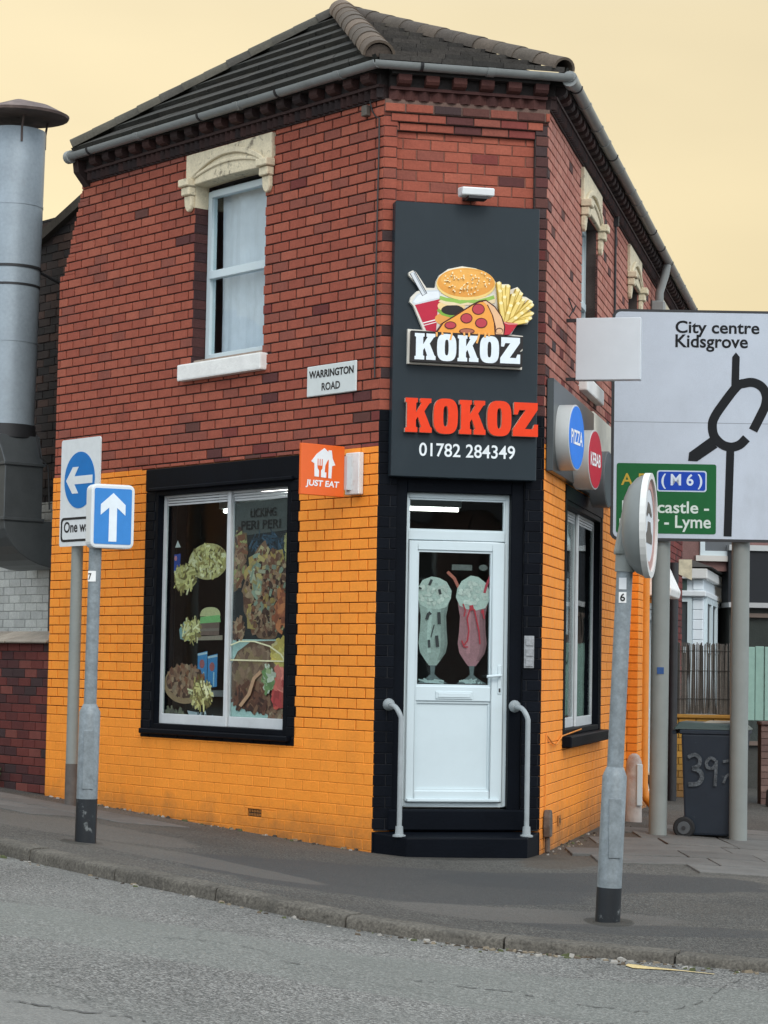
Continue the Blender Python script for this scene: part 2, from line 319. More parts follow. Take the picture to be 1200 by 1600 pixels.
def asphalt(name, base, light, warm, rough=0.85, patch=None, grain=120):
    m = bpy.data.materials.new(name); m.use_nodes = True; nt = m.node_tree; N, LK = nt.nodes, nt.links; p = N['Principled BSDF']
    p.inputs['Roughness'].default_value = rough; p.inputs['Specular IOR Level'].default_value = 0.3
    g = N.new('ShaderNodeNewGeometry'); pos = g.outputs['Position']
    def noise(sc, det=4, ro=0.6, vec=pos):
        n = N.new('ShaderNodeTexNoise'); n.inputs['Scale'].default_value = sc; n.inputs['Detail'].default_value = det; n.inputs['Roughness'].default_value = ro; LK.new(vec, n.inputs['Vector']); return n.outputs[0]
    def rng(s, a, b, c, d):
        r = N.new('ShaderNodeMapRange'); LK.new(s, r.inputs[0]); r.inputs[1].default_value = a; r.inputs[2].default_value = b; r.inputs[3].default_value = c; r.inputs[4].default_value = d; return r.outputs[0]
    def mixc(f, a, b):
        x = N.new('ShaderNodeMix'); x.data_type = 'RGBA'; LK.new(f, x.inputs[0])
        for s, i in ((a, 6), (b, 7)):
            if isinstance(s, tuple): x.inputs[i].default_value = (*s, 1)
            else: LK.new(s, x.inputs[i])
        return x.outputs[2]
    vor = N.new('ShaderNodeTexVoronoi'); vor.inputs['Scale'].default_value = grain; LK.new(pos, vor.inputs['Vector'])      # the stones in the binder
    sepc = N.new('ShaderNodeSeparateColor'); LK.new(vor.outputs['Color'], sepc.inputs[0])
    c = mixc(rng(sepc.outputs[0], 0.35, 0.95, 0, 1), base, light)
    c = mixc(rng(noise(0.9), 0.42, 0.7, 0, 0.55), c, warm)
    dk = rng(noise(0.35, 5), 0.35, 0.68, 0.72, 1.18)
    v = N.new('ShaderNodeVectorMath'); v.operation = 'SCALE'; LK.new(c, v.inputs[0]); LK.new(dk, v.inputs['Scale']); c = v.outputs[0]
    fl = rng(noise(60, 4, 0.75), 0.3, 0.7, 0.66, 1.34)
    v = N.new('ShaderNodeVectorMath'); v.operation = 'SCALE'; LK.new(c, v.inputs[0]); LK.new(fl, v.inputs['Scale']); c = v.outputs[0]
    # hairline cracks
    wv = N.new('ShaderNodeTexVoronoi'); wv.feature = 'DISTANCE_TO_EDGE'; wv.inputs['Scale'].default_value = 0.42
    wn = N.new('ShaderNodeTexNoise'); wn.inputs['Scale'].default_value = 2.5; wn.inputs['Detail'].default_value = 5; LK.new(pos, wn.inputs['Vector'])
    ad = N.new('ShaderNodeVectorMath'); ad.operation = 'MULTIPLY_ADD'; LK.new(wn.outputs['Color'], ad.inputs[0]); ad.inputs[1].default_value = (0.5, 0.5, 0.5); LK.new(pos, ad.inputs[2]); LK.new(ad.outputs[0], wv.inputs['Vector'])
    c = mixc(rng(wv.outputs['Distance'], 0.0, 0.006, 0.4, 0), c, (0.02, 0.019, 0.018))
    if patch:
        for (cx, cy, rx, ry, a, colr, am) in patch:
            mp = N.new('ShaderNodeMapping'); mp.vector_type = 'TEXTURE'; mp.inputs['Location'].default_value = (cx, cy, 0); mp.inputs['Rotation'].default_value = (0, 0, R(a)); mp.inputs['Scale'].default_value = (rx, ry, 1000)
            LK.new(pos, mp.inputs[0]); ln = N.new('ShaderNodeVectorMath'); ln.operation = 'LENGTH'; LK.new(mp.outputs[0], ln.inputs[0])
            ns = N.new('ShaderNodeMath'); ns.operation = 'MULTIPLY_ADD'; LK.new(wn.outputs[0], ns.inputs[0]); ns.inputs[1].default_value = 0.5; LK.new(ln.outputs['Value'], ns.inputs[2])
            c = mixc(rng(ns.outputs[0], 1.12, 1.22, am, 0), c, colr)
    LK.new(c, p.inputs['Base Color'])
    b = N.new('ShaderNodeBump'); b.inputs['Strength'].default_value = 0.6; b.inputs['Distance'].default_value = 0.006; LK.new(vor.outputs['Distance'], b.inputs['Height']); LK.new(b.outputs[0], p.inputs['Normal'])
    return m
M_ROAD = asphalt('road_asphalt', (0.086, 0.083, 0.077), (0.335, 0.325, 0.30), (0.15, 0.152, 0.138), patch=[(0.2, 10.0, 9, 0.75, -12, (0.165, 0.175, 0.155), 0.4), (-1.6, 7.0, 1.2, 1.1, 10, (0.20, 0.195, 0.18), 0.6)])
M_PAVE = asphalt('pavement_asphalt', (0.040, 0.038, 0.034), (0.15, 0.141, 0.126), (0.092, 0.081, 0.067),
                 patch=[(0.1, 14.6, 1.5, 1.5, -20, (0.044, 0.044, 0.044), 0.75), (1.5, 15.3, 1.3, 0.8, 10, (0.042, 0.042, 0.042), 0.75), (0.9, 12.9, 0.9, 0.5, 0, (0.11, 0.1, 0.09), 0.6), (-2.2, 16.6, 1.4, 0.7, -50, (0.13, 0.115, 0.1), 0.5), (1.5, 12.35, 0.8, 0.3, 0, (0.043, 0.043, 0.043), 0.6), (-1.945, 15.08, .15, .30, 0, (.026, .024, .018), .65), (1.29, 12.78, .15, .30, 0, (.026, .024, .018), .65), (2.48, 20.28, .15, .35, 0, (.022, .022, .014), .7), (3.19, 20.28, .16, .35, 0, (.022, .022, .014), .7), (0.72, 17.22, .75, .26, 12, (.028, .026, .022), .55), (1.75, 18.6, 0.5, 2.6, -12.5, (0.075, 0.056, 0.04), 0.6), (-1.2, 14.6, 1.3, 0.35, -45, (0.125, 0.112, 0.098), 0.5)])  # near-black ellipses at post feet and step: painted contact shade plus dirt and moss
def grid_xs(): return [-40, -25, -15] + [-9 + .25 * k for k in range(73)] + [12, 20, 40]
# road: one sheet out to the horizon
b = MB(); xs = [-900, -300, -100] + grid_xs() + [100, 300, 900]; ys = [-900, -300, -100, -40, -15, -4] + [k * .5 for k in range(-6, 50)] + [28, 34, 45, 70, 120, 300, 900]
nx = len(xs)
for y in ys:
    for x in xs: b.v.append(Vector((x, y, gz(x, y) - upstand(x) - 0.012 * max(0, min(3.5, (kerb_y(max(-40, min(40, x))) - y))) * 0)))
for j in range(len(ys) - 1):
    for i in range(nx - 1): b.f.append([j * nx + i, j * nx + i + 1, (j + 1) * nx + i + 1, (j + 1) * nx + i]); b.c.append((1, 1, 1))
road = b.build('road', M_ROAD, smooth=True); road['kind'] = 'structure'
# pavement
b = MB(); xs = grid_xs(); fr = [0, .15] + [0.4 + .4 * k for k in range(30)] + [15, 20, 30, 50, 80]
for x in xs:
    for t in fr:
        y = kerb_y(x) + t + 0.10; dz = 0.012 * math.sin(x * 2.3 + t * 1.1) * math.sin(t * 1.7 - x) * min(1, t)
        b.v.append(Vector((x, y, gz(x, y) + dz * (0.6 if x < 1.4 and y < 15 else 0.0))))
nf = len(fr)
for i in range(len(xs) - 1):
    for j in range(nf - 1): b.f.append([i * nf + j, (i + 1) * nf + j, (i + 1) * nf + j + 1, i * nf + j + 1]); b.c.append((1, 1, 1))
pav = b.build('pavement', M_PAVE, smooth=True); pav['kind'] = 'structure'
# kerb: single stones
M_KERB = mat('kerb_stone', (0.115, 0.104, 0.088), rough=0.9, spec=.2, var=0.3, scale=5, fine=0.45, fscale=60, bump=0.5, bscale=80, dirt=(0.05, 0.047, 0.042), dirt_amt=0.7, dirt_scale=3)
kroot = bpy.data.objects.new('kerb', None); COL.objects.link(kroot); kroot['kind'] = 'structure'; kroot['_w'] = (0, 0, 0)
pts = []; a = Vector((-14, kerb_y(-14))); dense = [(-14 + .02 * k, kerb_y(-14 + .02 * k)) for k in range(1200)]
acc = 0; stones = [[dense[0]]]; ln_next = 0.9
for p, q in zip(dense, dense[1:]):
    acc += math.hypot(q[0] - p[0], q[1] - p[1])
    if acc > ln_next: stones[-1].append(q); stones.append([q]); acc = 0; ln_next = random.uniform(.84, .95)
    elif len(stones[-1]) == 1 or acc > 0.3 * len(stones[-1]): stones[-1].append(q)
for st in stones:
    if len(st) < 2 or st[0][0] > 9: continue
    b = MB(); n = len(st); dz = random.uniform(-.006, .006); g = 0.006; rows = []
    for k, (x, y) in enumerate(st):
        a0 = Vector(st[max(k - 1, 0)]); a1 = Vector(st[min(k + 1, n - 1)]); t = (a1 - a0).normalized(); nn = Vector((-t.y, t.x))
        q = Vector((x, y)) + t * (g if k == 0 else (-g if k == n - 1 else 0)); z = gz(x, y) + dz + 0.004; h = upstand(x) + .09
        prof = [(-.012, -h), (0, -.022), (.006, -.008), (.02, 0), (.135, .002), (.14, -h)]
        rows.append([(q.x + nn.x * o, q.y + nn.y * o, z + zz) for o, zz in prof])
    for r0, r1 in zip(rows, rows[1:]): b.prism(r0, r1, caps=(False, False))
    b.face(rows[0]); b.face(rows[-1])
    b.build('kerb_stone', M_KERB, kroot, smooth=True)
# flagstones on the right-hand pavement
M_FLAG = mat('flagstone', attr=True, rough=0.85, var=0.2, scale=3, fine=0.2, fscale=60, bump=0.3, bscale=70, dirt=(0.055, 0.05, 0.042), dirt_amt=0.65, dirt_scale=2.2)
for row in range(9):
    y0 = 15.5 + row * .72; x = 1.24 + .2217 * (y0 - 17.67) + .55 - .3 * (row % 2)
    if row < 2: x += 1.5 - .4 * row
    while x < 7.5:
        wd = random.choice((.6, .75, .9)); c = random.uniform(.095, .13); b = MB(); z = .010 + random.uniform(0, .007)
        cs = [(x + .008, y0 + .008), (x + wd - .008, y0 + .008), (x + wd - .008, y0 + .712), (x + .008, y0 + .712)]
        b.hexa([(p[0], p[1], gz(*p) - .04) for p in cs] + [(p[0], p[1], gz(*p) + z + random.uniform(-.003, .003)) for p in cs], (c, c * .95, c * .87))
        b.build('paving_slab', M_FLAG, pav, bevel=.004); x += wd
for k in range(5):   # older slabs beside the left wall
    for j in range(2):
        u = 1.6 + k * .74 + .3 * j; c = random.uniform(.09, .125); b = MB(); o = .55 + j * .66
        cs = [(W.P(u + a, 0, o + d).x, W.P(u + a, 0, o + d).y) for a, d in ((.008, .008), (.73, .008), (.73, .64), (.008, .64))]
        b.hexa([(p[0], p[1], gz(*p) - .04) for p in cs] + [(p[0], p[1], gz(*p) + .008 + random.uniform(-.003, .004)) for p in cs], (c, c * .96, c * .9))
        b.build('paving_slab', M_FLAG, pav, bevel=.004)
# worn remnant of a yellow line by the kerb
M_YEL = mat('worn_yellow_paint', (0.58, 0.44, 0.20), rough=0.8, var=0.25, scale=12, fine=0.3, fscale=60)
b = MB()
up = [(1.20, 0.0), (1.22, .03), (1.27, .025), (1.31, .012), (1.45, .004), (1.60, -.002), (1.60, -.010), (1.45, -.006), (1.32, -.02), (1.23, -.03)]
b.face([(x, kerb_y(x) - .28 + dy * 2.6, gz(x, kerb_y(x) - .28) - upstand(x) + .005) for x, dy in up])
o = b.build('yellow_line', M_YEL, road)

# open cracks and a tar seam in the road
M_CRACK = mat('road_crack', (0.07, 0.068, 0.064), rough=.95, var=.3, scale=30)
rc = random.Random(4)
for line, wd in (([(-.4, 9.98), (.04, 9.9), (.2, 9.96), (.37, 9.9), (.58, 9.86), (.76, 9.65), (.99, 9.55), (1.14, 9.51)], .016), ([(1.23, 9.54), (1.42, 9.94), (1.57, 10.43), (1.75, 10.88)], .016), ([(-1.6, 7.72), (-1.25, 7.67), (-1.12, 7.67), (-1.01, 7.63), (-.86, 7.66), (-.73, 7.62), (-.6, 7.4)], .02), ([(-1.0, 10.3), (-.86, 10.35), (-.75, 10.4), (-.55, 10.33), (-.4, 10.14)], .014)):
    pts = []
    for p, q in zip(line, line[1:]):
        for i in range(6): t = i / 6; pts.append((p[0] + (q[0] - p[0]) * t + rc.gauss(0, .006), p[1] + (q[1] - p[1]) * t + rc.gauss(0, .02)))
    b = MB()
    for k_, (p, q) in enumerate(zip(pts, pts[1:])):
        w0, w1 = wd * rc.uniform(.2, 1.0) * .6, wd * rc.uniform(.2, 1.0) * .6
        if rc.random() < .35: continue
        b.face([(x, y, gz(x, y) - upstand(x) + .004) for x, y in ((p[0], p[1] - w0), (q[0], q[1] - w1), (q[0], q[1] + w1), (p[0], p[1] + w0))])
    o = b.build('road_crack', M_CRACK, road); o['kind'] = 'stuff'

# ================================================================== THE CORNER SHOP
SHOP = thing('corner_shop', 'two storey red brick corner shop painted orange below with black doorway', 'building', (L0[0], L0[1], 0.0))
H = 0.082
RED = [(.32, .082, .050), (.34, .090, .055), (.305, .076, .047), (.355, .098, .060), (.285, .072, .046), (.325, .084, .051), (.31, .079, .049), (.245, .072, .050)]
DARK = [(.075, .030, .027), (.11, .042, .034), (.055, .032, .032)]
ORANGE = [(.93, .300, .030), (.92, .294, .029), (.94, .306, .032), (.91, .288, .028)]
BLK = [(.0032, .0045, .0075), (.004, .0055, .009), (.0026, .0036, .0065)]
PLUM = [(.16, .035, .03), (.13, .03, .027), (.20, .045, .037), (.10, .032, .03)]
BR = []                                      # every brick: frame, u0, u1, z0, z1, o0, o1, colour, painted
def minus(rs, h):
    res = []
    for (a, b_, c, d) in rs:
        x0, x1, z0, z1 = max(a, h[0]), min(b_, h[1]), max(c, h[2]), min(d, h[3])
        if x0 >= x1 or z0 >= z1: res.append((a, b_, c, d)); continue
        if z0 > c: res.append((a, b_, c, z0))
        if z1 < d: res.append((a, b_, z1, d))
        if x0 > a: res.append((a, x0, z0, z1))
        if x1 < b_: res.append((x1, b_, z0, z1))
    return res
def brick_area(fr, rs, cols, mod=.2195, h=H, zref=.948, uref=0.0, gap=.007, o=0.0, deep=.02, painted=False, odd=0.0, oddcols=None, jit=.0015, store=None, soot=None, holes=()):
    store = BR if store is None else store
    for (a, b_, c, d) in rs:
        k0 = math.floor((c - zref) / h); k1 = math.ceil((d - zref) / h)
        for k in range(k0, k1):
            zb = max(zref + k * h + gap / 2, c); zt = min(zref + (k + 1) * h - gap / 2, d)
            if zt - zb < .012: continue
            off = uref + (mod / 2 if k % 2 else 0); i0 = math.floor((a - off) / mod); i1 = math.ceil((b_ - off) / mod)
            for i in range(i0, i1):
                rnd = random.Random(hash((round(fr.d.x, 3), k, i)) & 0xffffff)
                gv = gap * 1.7; ua = max(off + i * mod + gv / 2, a); ub = min(off + (i + 1) * mod - gv / 2, b_)
                if ub - ua < .012: continue
                ps = odd if soot is None else max(odd, soot((ua + ub) / 2, (zb + zt) / 2))
                col = rnd.choice(oddcols) if (oddcols and rnd.random() < ps) else rnd.choice(cols)
                j = rnd.uniform(-jit, jit); pcs = [(ua, ub, zb, zt)]
                for h_ in holes: pcs = minus(pcs, h_)
                for (a_, c_, d_, e_) in pcs:
                    if c_ - a_ > .012 and e_ - d_ > .012: store.append((fr, a_, c_, d_, e_, o - deep, o + j, col, painted))
def brick_mesh(cache, wd, h, dp, col):
    key = (round(wd, 3), round(h, 3), round(dp, 3), col)
    if key in cache: return cache[key]
    e = .0035; x, z = wd / 2, h / 2
    v = [(-x, 0, -z), (x, 0, -z), (x, 0, z), (-x, 0, z), (-x, dp - e, -z), (x, dp - e, -z), (x, dp - e, z), (-x, dp - e, z),
         (-x + e, dp, -z + e), (x - e, dp, -z + e), (x - e, dp, z - e), (-x + e, dp, z - e)]
    f = []
    for k in range(4):
        k2 = (k + 1) % 4; f += [(k, k2, 4 + k2, 4 + k), (4 + k, 4 + k2, 8 + k2, 8 + k)]
    f.append((8, 9, 10, 11)); me = bpy.data.meshes.new('brick'); me.from_pydata(v, [], f)
    ca = me.color_attributes.new('Col', 'FLOAT_COLOR', 'CORNER')
    for q in ca.data: q.color = (*col, 1)
    bm = bmesh.new(); bm.from_mesh(me); bmesh.ops.recalc_face_normals(bm, faces=bm.faces); bm.to_mesh(me); bm.free()
    cache[key] = me; return me
def place_bricks(store, parent, mt, mp, limit=300, rest='brickwork'):
    cam = Vector((0, 0, CAM_Z)); P = Vector(parent['_w'])
    def size(t):
        fr, a, b_, c, d = t[:5]; p = fr.P((a + b_) / 2, (c + d) / 2, 0); v = cam - p
        return max(0, v.normalized().dot(fr.n)) * (b_ - a) * (d - c) / v.length_squared
    order = sorted(store, key=size, reverse=True); cache = {}
    for t in order[:limit]:
        fr, a, b_, c, d, o0, o1, col, pt = t
        wd, h = round(b_ - a, 3), round(d - c, 3); o1 = round(o1, 3); me = brick_mesh(cache, wd, h, round(o1 - o0, 3), col)
        if not me.materials: me.materials.append(M_BLKBRICK if pt == 2 else (mp if pt else mt))
        ob = bpy.data.objects.new('brick', me); COL.objects.link(ob); ob.parent = parent
        p = fr.P((a + b_) / 2, (c + d) / 2, o0) - P; xd = fr.n.cross(Z) * -1
        xd = fr.right * -1
        ob.matrix_local = Matrix(((xd.x, fr.n.x, 0, p.x), (xd.y, fr.n.y, 0, p.y), (0, 0, 1, p.z), (0, 0, 0, 1)))
    for sel, m, nm in ((False, mt, rest), (True, mp, 'painted_' + rest), (2, M_BLKBRICK, 'black_' + rest)):
        b = MB(); e = .0035
        for t in order[limit:]:
            fr, u0, u1, z0, z1, o0, o1, col, pt = t
            if pt != sel: continue
            P_ = fr.P; i = len(b.v)
            b.v += [P_(u0, z0, o0), P_(u1, z0, o0), P_(u1, z1, o0), P_(u0, z1, o0), P_(u0, z0, o1 - e), P_(u1, z0, o1 - e), P_(u1, z1, o1 - e), P_(u0, z1, o1 - e),
                    P_(u0 + e, z0 + e, o1), P_(u1 - e, z0 + e, o1), P_(u1 - e, z1 - e, o1), P_(u0 + e, z1 - e, o1)]
            for k in range(4):
                k2 = (k + 1) % 4; b.f += [[i + k, i + k2, i + 4 + k2, i + 4 + k], [i + 4 + k, i + 4 + k2, i + 8 + k2, i + 8 + k]]; b.c += [col, col]
            b.f.append([i + 8, i + 9, i + 10, i + 11]); b.c.append(col)
        if b.f: b.build(nm, m, parent, kind='stuff')
WALLS = {}
def backing(fr, rs, o, col, key, th=.22):
    b = WALLS.setdefault(key, MB())
    for (a, b_, c, d) in rs: b.fbox(fr, a, b_, c, d, o - th, o, col)
# ---- left wall (W): u runs to the left from the corner
UW = 4.78
upw = (1.54, 2.56, 3.995, 5.56)                 # upper window opening
sur = (1.00, 3.205, .80, 3.12); shw = (1.105, 3.06, .875, 2.93)
notch = [(4.385 + (5.83 - (3.13 + H * k)) * .36, 6.0, 3.13 + H * k, 3.13 + H * (k + 1)) for k in range(33) if 3.13 + H * k > 5.0]
red = minus([(0.0, UW - .02, 3.13, 5.83)], upw)
for h_ in notch: red = minus(red, h_)
soot_w = lambda u, z: (0.07 if (z < 4.0 and u < 1.5) else .008) + (.10 if (1.35 < u < 2.75 and z < 3.85) else 0) + (.12 if u < .25 and z < 4.6 else 0)
brick_area(W, [(0.0, UW - .02, 3.13, 5.83)], RED, oddcols=PLUM + DARK[1:2], soot=soot_w, holes=[upw] + notch, gap=.011)
backing(W, red, -.013, (.035, .024, .021), 'wall')
ora = minus([(0.0, UW, .948, 3.13)], sur); brick_area(W, [(0.0, UW, .948, 3.13)], ORANGE, painted=True, gap=.007, holes=[sur])
backing(W, ora, -.012, (.13, .045, .008), 'wall')
low = minus([(0.0, UW, -.3, .948)], sur); low = minus(low, (1.415, 1.602, .212, .273)); brick_area(W, [(0.0, UW, -.3, .948)], ORANGE[:3], painted=True, gap=.004, deep=.006, jit=.0006, holes=[sur, (1.415, 1.602, .212, .273)])
backing(W, low, -.0028, (.72, .24, .02), 'wall')
blk = minus(minus([sur], shw), (1.0, 3.205, 2.93, 3.12)); brick_area(W, [sur], BLK, painted=2, o=.004, gap=.006, holes=[shw, (1.0, 3.205, 2.93, 3.12)])
backing(W, blk, -.006, (.010, .011, .014), 'wall')
b = MB(); b.fbox(W, 1.0, 3.205, 2.93, 3.12, -.2, .012); b.build('window_head_board', M_BLACK, SHOP, bevel=.006)
# ---- chamfered corner (K)
recess = (.105, 1.215, 2.90, 5.595)
brick_area(K, [(0.0, .105, 3.41, 5.83)], RED, mod=.105 * 2, uref=-.105, oddcols=DARK, odd=.16, o=.0)
brick_area(K, [(1.215, KW, 3.41, 5.83)], DARK, mod=.2, uref=1.215, oddcols=PLUM, odd=.3)
backing(K, [(0.0, .105, 3.41, 5.83), (1.215, KW, 3.41, 5.83)], -.009, (.055, .045, .042), 'corner_wall')
brick_area(K, [(.105, 1.215, 4.7, 5.595)], RED, uref=.05, oddcols=PLUM, odd=.05, o=-.045, gap=.006)
backing(K, [(.105, 1.215, 2.80, 5.595)], -.052, (.20, .085, .06), 'corner_wall')
brick_area(K, [(.075, 1.245, 5.595, 5.66)], RED, uref=.12, h=.064, zref=5.595, o=-.012, gap=.005, oddcols=PLUM, odd=.15)
brick_area(K, [(.05, 1.27, 5.66, 5.725)], RED, uref=.05, h=.064, zref=5.661, o=.012, gap=.005, oddcols=PLUM, odd=.15)
brick_area(K, [(.0, KW, 5.73, 5.80)], RED, uref=.16, h=.07, zref=5.73, o=.032, gap=.007, oddcols=DARK, odd=.2, mod=.225)
backing(K, [(.075, 1.245, 5.595, 5.66)], -.02, (.05, .03, .025), 'corner_wall'); backing(K, [(.05, 1.27, 5.66, 5.73)], .004, (.05, .03, .025), 'corner_wall'); backing(K, [(0, KW, 5.73, 5.83)], .022, (.16, .10, .08), 'corner_wall', th=.3)
drk = [(0.0, .15, .2, 3.41), (1.17, KW, .2, 3.41)]
brick_area(K, drk, BLK, painted=2, gap=.005, mod=.2); backing(K, drk, -.006, (.010, .011, .014), 'corner_wall')
b = MB(); b.fbox(K, .15, .24, .2, 2.9, -.25, -.03); b.fbox(K, 1.07, 1.17, .2, 2.9, -.25, -.03); b.fbox(K, .24, 1.07, 2.79, 3.0, -.25, -.03); b.build('door_surround', M_BLACK, SHOP, bevel=.006)
b = MB(); b.fbox(K, 0, KW, -.3, .19, -.3, -.001); b.build('plinth', M_BLACK, SHOP)
# ---- right wall (Q)
QL = 12.3
qwin = [(2.06, 3.10, 4.0, 5.47), (5.70, 6.60, 4.0, 5.47), (8.95, 9.9, 4.0, 5.47)]
redq = [(0.0, QL, 3.2, 5.83)]
for h_ in qwin: redq = minus(redq, h_)
brick_area(Q, [(0.0, QL, 3.2, 5.83)], [(.40, .155, .115), (.44, .18, .135), (.37, .135, .10), (.41, .17, .13)], oddcols=DARK + PLUM, soot=lambda u, z: .2 if u < .12 or z < 4.2 else .04, holes=qwin, gap=.010)  # brick tones paled to paint in the light sheen on this wall
backing(Q, redq, -.009, (.06, .045, .04), 'side_wall')
qsur = (1.2, 3.72, .82, 2.98); qsh = (1.30, 3.62, .9, 2.86)
qdoor = (8.0, 8.9, -.3, 2.2)
oq = minus(minus([(0.0, 9.1, .948, 3.2)], qsur), qdoor); brick_area(Q, [(0.0, 9.1, .948, 3.2)], ORANGE, painted=True, gap=.006, holes=[qsur, qdoor]); backing(Q, oq, -.008, (.13, .045, .008), 'side_wall')
oq = minus(minus([(0.0, 9.1, -.3, .948)], qsur), qdoor); brick_area(Q, [(0.0, 9.1, -.3, .948)], ORANGE, painted=True, gap=.005, deep=.008, holes=[qsur, qdoor]); backing(Q, oq, -.006, (.22, .075, .01), 'side_wall')
oq = [(9.1, QL, -.3, 3.2)]; brick_area(Q, oq, PLUM); backing(Q, oq, -.009, (.05, .04, .035), 'side_wall')
b = MB(); b.fbox(Q, qsur[0], qsur[1], 2.86, 2.98, -.2, .01); b.fbox(Q, 1.2, 1.3, .82, 2.86, -.2, .006); b.fbox(Q, 3.62, 3.72, .82, 2.86, -.2, .006); b.build('window_surround', M_BLACK, SHOP, bevel=.005)
b = MB(); b.fbox(Q, 1.18, 3.78, .80, .895, -.2, .08); b.build('window_sill', M_BLACK, SHOP, bevel=.01)
PIE = Fr((Q.P(5.95, 0, 0).x, Q.P(5.95, 0, 0).y), (Q.n.x, Q.n.y), (-Q.d.x, -Q.d.y)); PIQ = Fr((Q.P(5.95, 0, .11).x, Q.P(5.95, 0, .11).y), (Q.d.x, Q.d.y), (Q.n.x, Q.n.y))
brick_area(PIE, [(.0, .11, -.2, 2.95)], ORANGE, painted=True, mod=.22, uref=0); brick_area(PIQ, [(.0, .46, -.2, 2.95)], ORANGE, painted=True)
b = MB(); b.fbox(Q, 5.96, 6.41, -.3, 2.95, .0, .102, (.30, .095, .012)); b.build('wall_pier', M_MORTAR, SHOP)
for nm, bb in WALLS.items(): bb.build(nm, M_MORTAR, SHOP)
place_bricks(BR, SHOP, M_BRICK, M_PAINT)
# closing walls at the back and the floors inside
bA = W.P(UW, 0, -.24); bB = Q.P(QL, 0, -.24)
M_DARKWALL = mat('dim_plaster', (0.20, 0.19, 0.18), rough=.9)
b = MB(); t = Vector((.2, .3, 0))
b.hexa([bA + Z * -.3, bB + Z * -.3, bB + t + Z * -.3, bA + t + Z * -.3, bA + Z * 6.0, bB + Z * 6, bB + t + Z * 6.0, bA + t + Z * 6.0]); b.build('rear_wall', M_DARKWALL, SHOP)
b = MB(); b.prism([W.P(.1, 3.05, -.23), W.P(UW, 3.05, -.23), Q.P(QL, 3.05, -.23), Q.P(.1, 3.05, -.23)], [W.P(.1, 3.25, -.23), W.P(UW, 3.25, -.23), Q.P(QL, 3.25, -.23), Q.P(.1, 3.25, -.23)]); b.build('ceiling', M_DARKWALL, SHOP)
b = MB(); b.prism([W.P(.1, .10, -.23), W.P(UW, .10, -.23), Q.P(QL, .10, -.23), Q.P(.1, .10, -.23)], [W.P(.1, .2, -.23), W.P(UW, .2, -.23), Q.P(QL, .2, -.23), Q.P(.1, .2, -.23)]); b.build('floor', mat('brown_floor', (.10, .075, .06), rough=.5), SHOP)
M_PART = mat('counter_wall', (.022, .021, .021), rough=.7, var=.3, scale=2)
b = MB(); b.fbox(K, -1.95, 3.0, .2, 3.05, -4.6, -4.5); b.build('partition', M_PART, SHOP)
# ---- cornice: sawtooth course, then brick blocks, then a top board
def cornice(fr, u0, u1, zs, cols, teeth=True, step=.075):
    b = MB(); u = u0
    b.fbox(fr, u0, u1, zs, zs + .10, -.2, .014, cols[0])
    while u < u1 - step + .001:                        # saw teeth
        m_ = u + step / 2; c = random.choice(cols)
        b.prism([fr.P(u + .006, zs + .012, .014), fr.P(u + step - .006, zs + .012, .014), fr.P(m_, zs + .012, .055)], [fr.P(u + .006, zs + .088, .014), fr.P(u + step - .006, zs + .088, .014), fr.P(m_, zs + .088, .055)], c)
        u += step
    b.fbox(fr, u0, u1, zs + .0885, zs + .112, -.2, .062, cols[1]); b.build('sawtooth_course', M_BRICK, SHOP)
    u = u0 + .05; me = None
    b = MB(); b.fbox(fr, u0, u1, zs + .1125, zs + .195, -.2, .045, (.030, .024, .023)); b.fbox(fr, u0, u1, zs + .1955, zs + .285, -.2, .128, (.024, .021, .020)); b.build('eaves_board', M_BRICK, SHOP)
    while u < u1 - .1:
        c = random.choice(cols); b = MB()
        b.prism([fr.P(u, zs + .113, .0455), fr.P(u, zs + .195, .0455), fr.P(u, zs + .195, .125), fr.P(u, zs + .15, .125), fr.P(u, zs + .128, .105)],
                [fr.P(u + .105, zs + .113, .0455), fr.P(u + .105, zs + .195, .0455), fr.P(u + .105, zs + .195, .125), fr.P(u + .105, zs + .15, .125), fr.P(u + .105, zs + .128, .105)], c)
        b.build('cornice_block', M_BRICK, SHOP); u += .2195
CC = [(.036, .022, .021), (.045, .024, .022), (.032, .022, .022), (.058, .028, .025)]
cornice(W, 0.0, 4.28, 5.83, CC); cornice(Q, 0.0, QL, 5.83, CC)
cornice(K, 0.03, KW - .03, 5.81, [(.085, .032, .027), (.07, .028, .025), (.10, .036, .029)], step=.11)
# cheek at the left end of the cornice
b = MB(); b.prism([W.P(4.28, 5.80, -.2), W.P(4.28, 5.80, .01), W.P(4.28, 5.92, .12), W.P(4.28, 6.06, .14), W.P(4.28, 6.06, -.2)], [W.P(4.37, 5.80, -.2), W.P(4.37, 5.80, .01), W.P(4.37, 5.92, .12), W.P(4.37, 6.06, .14), W.P(4.37, 6.06, -.2)], CC[0]); b.build('cornice_end', M_BRICK, SHOP)
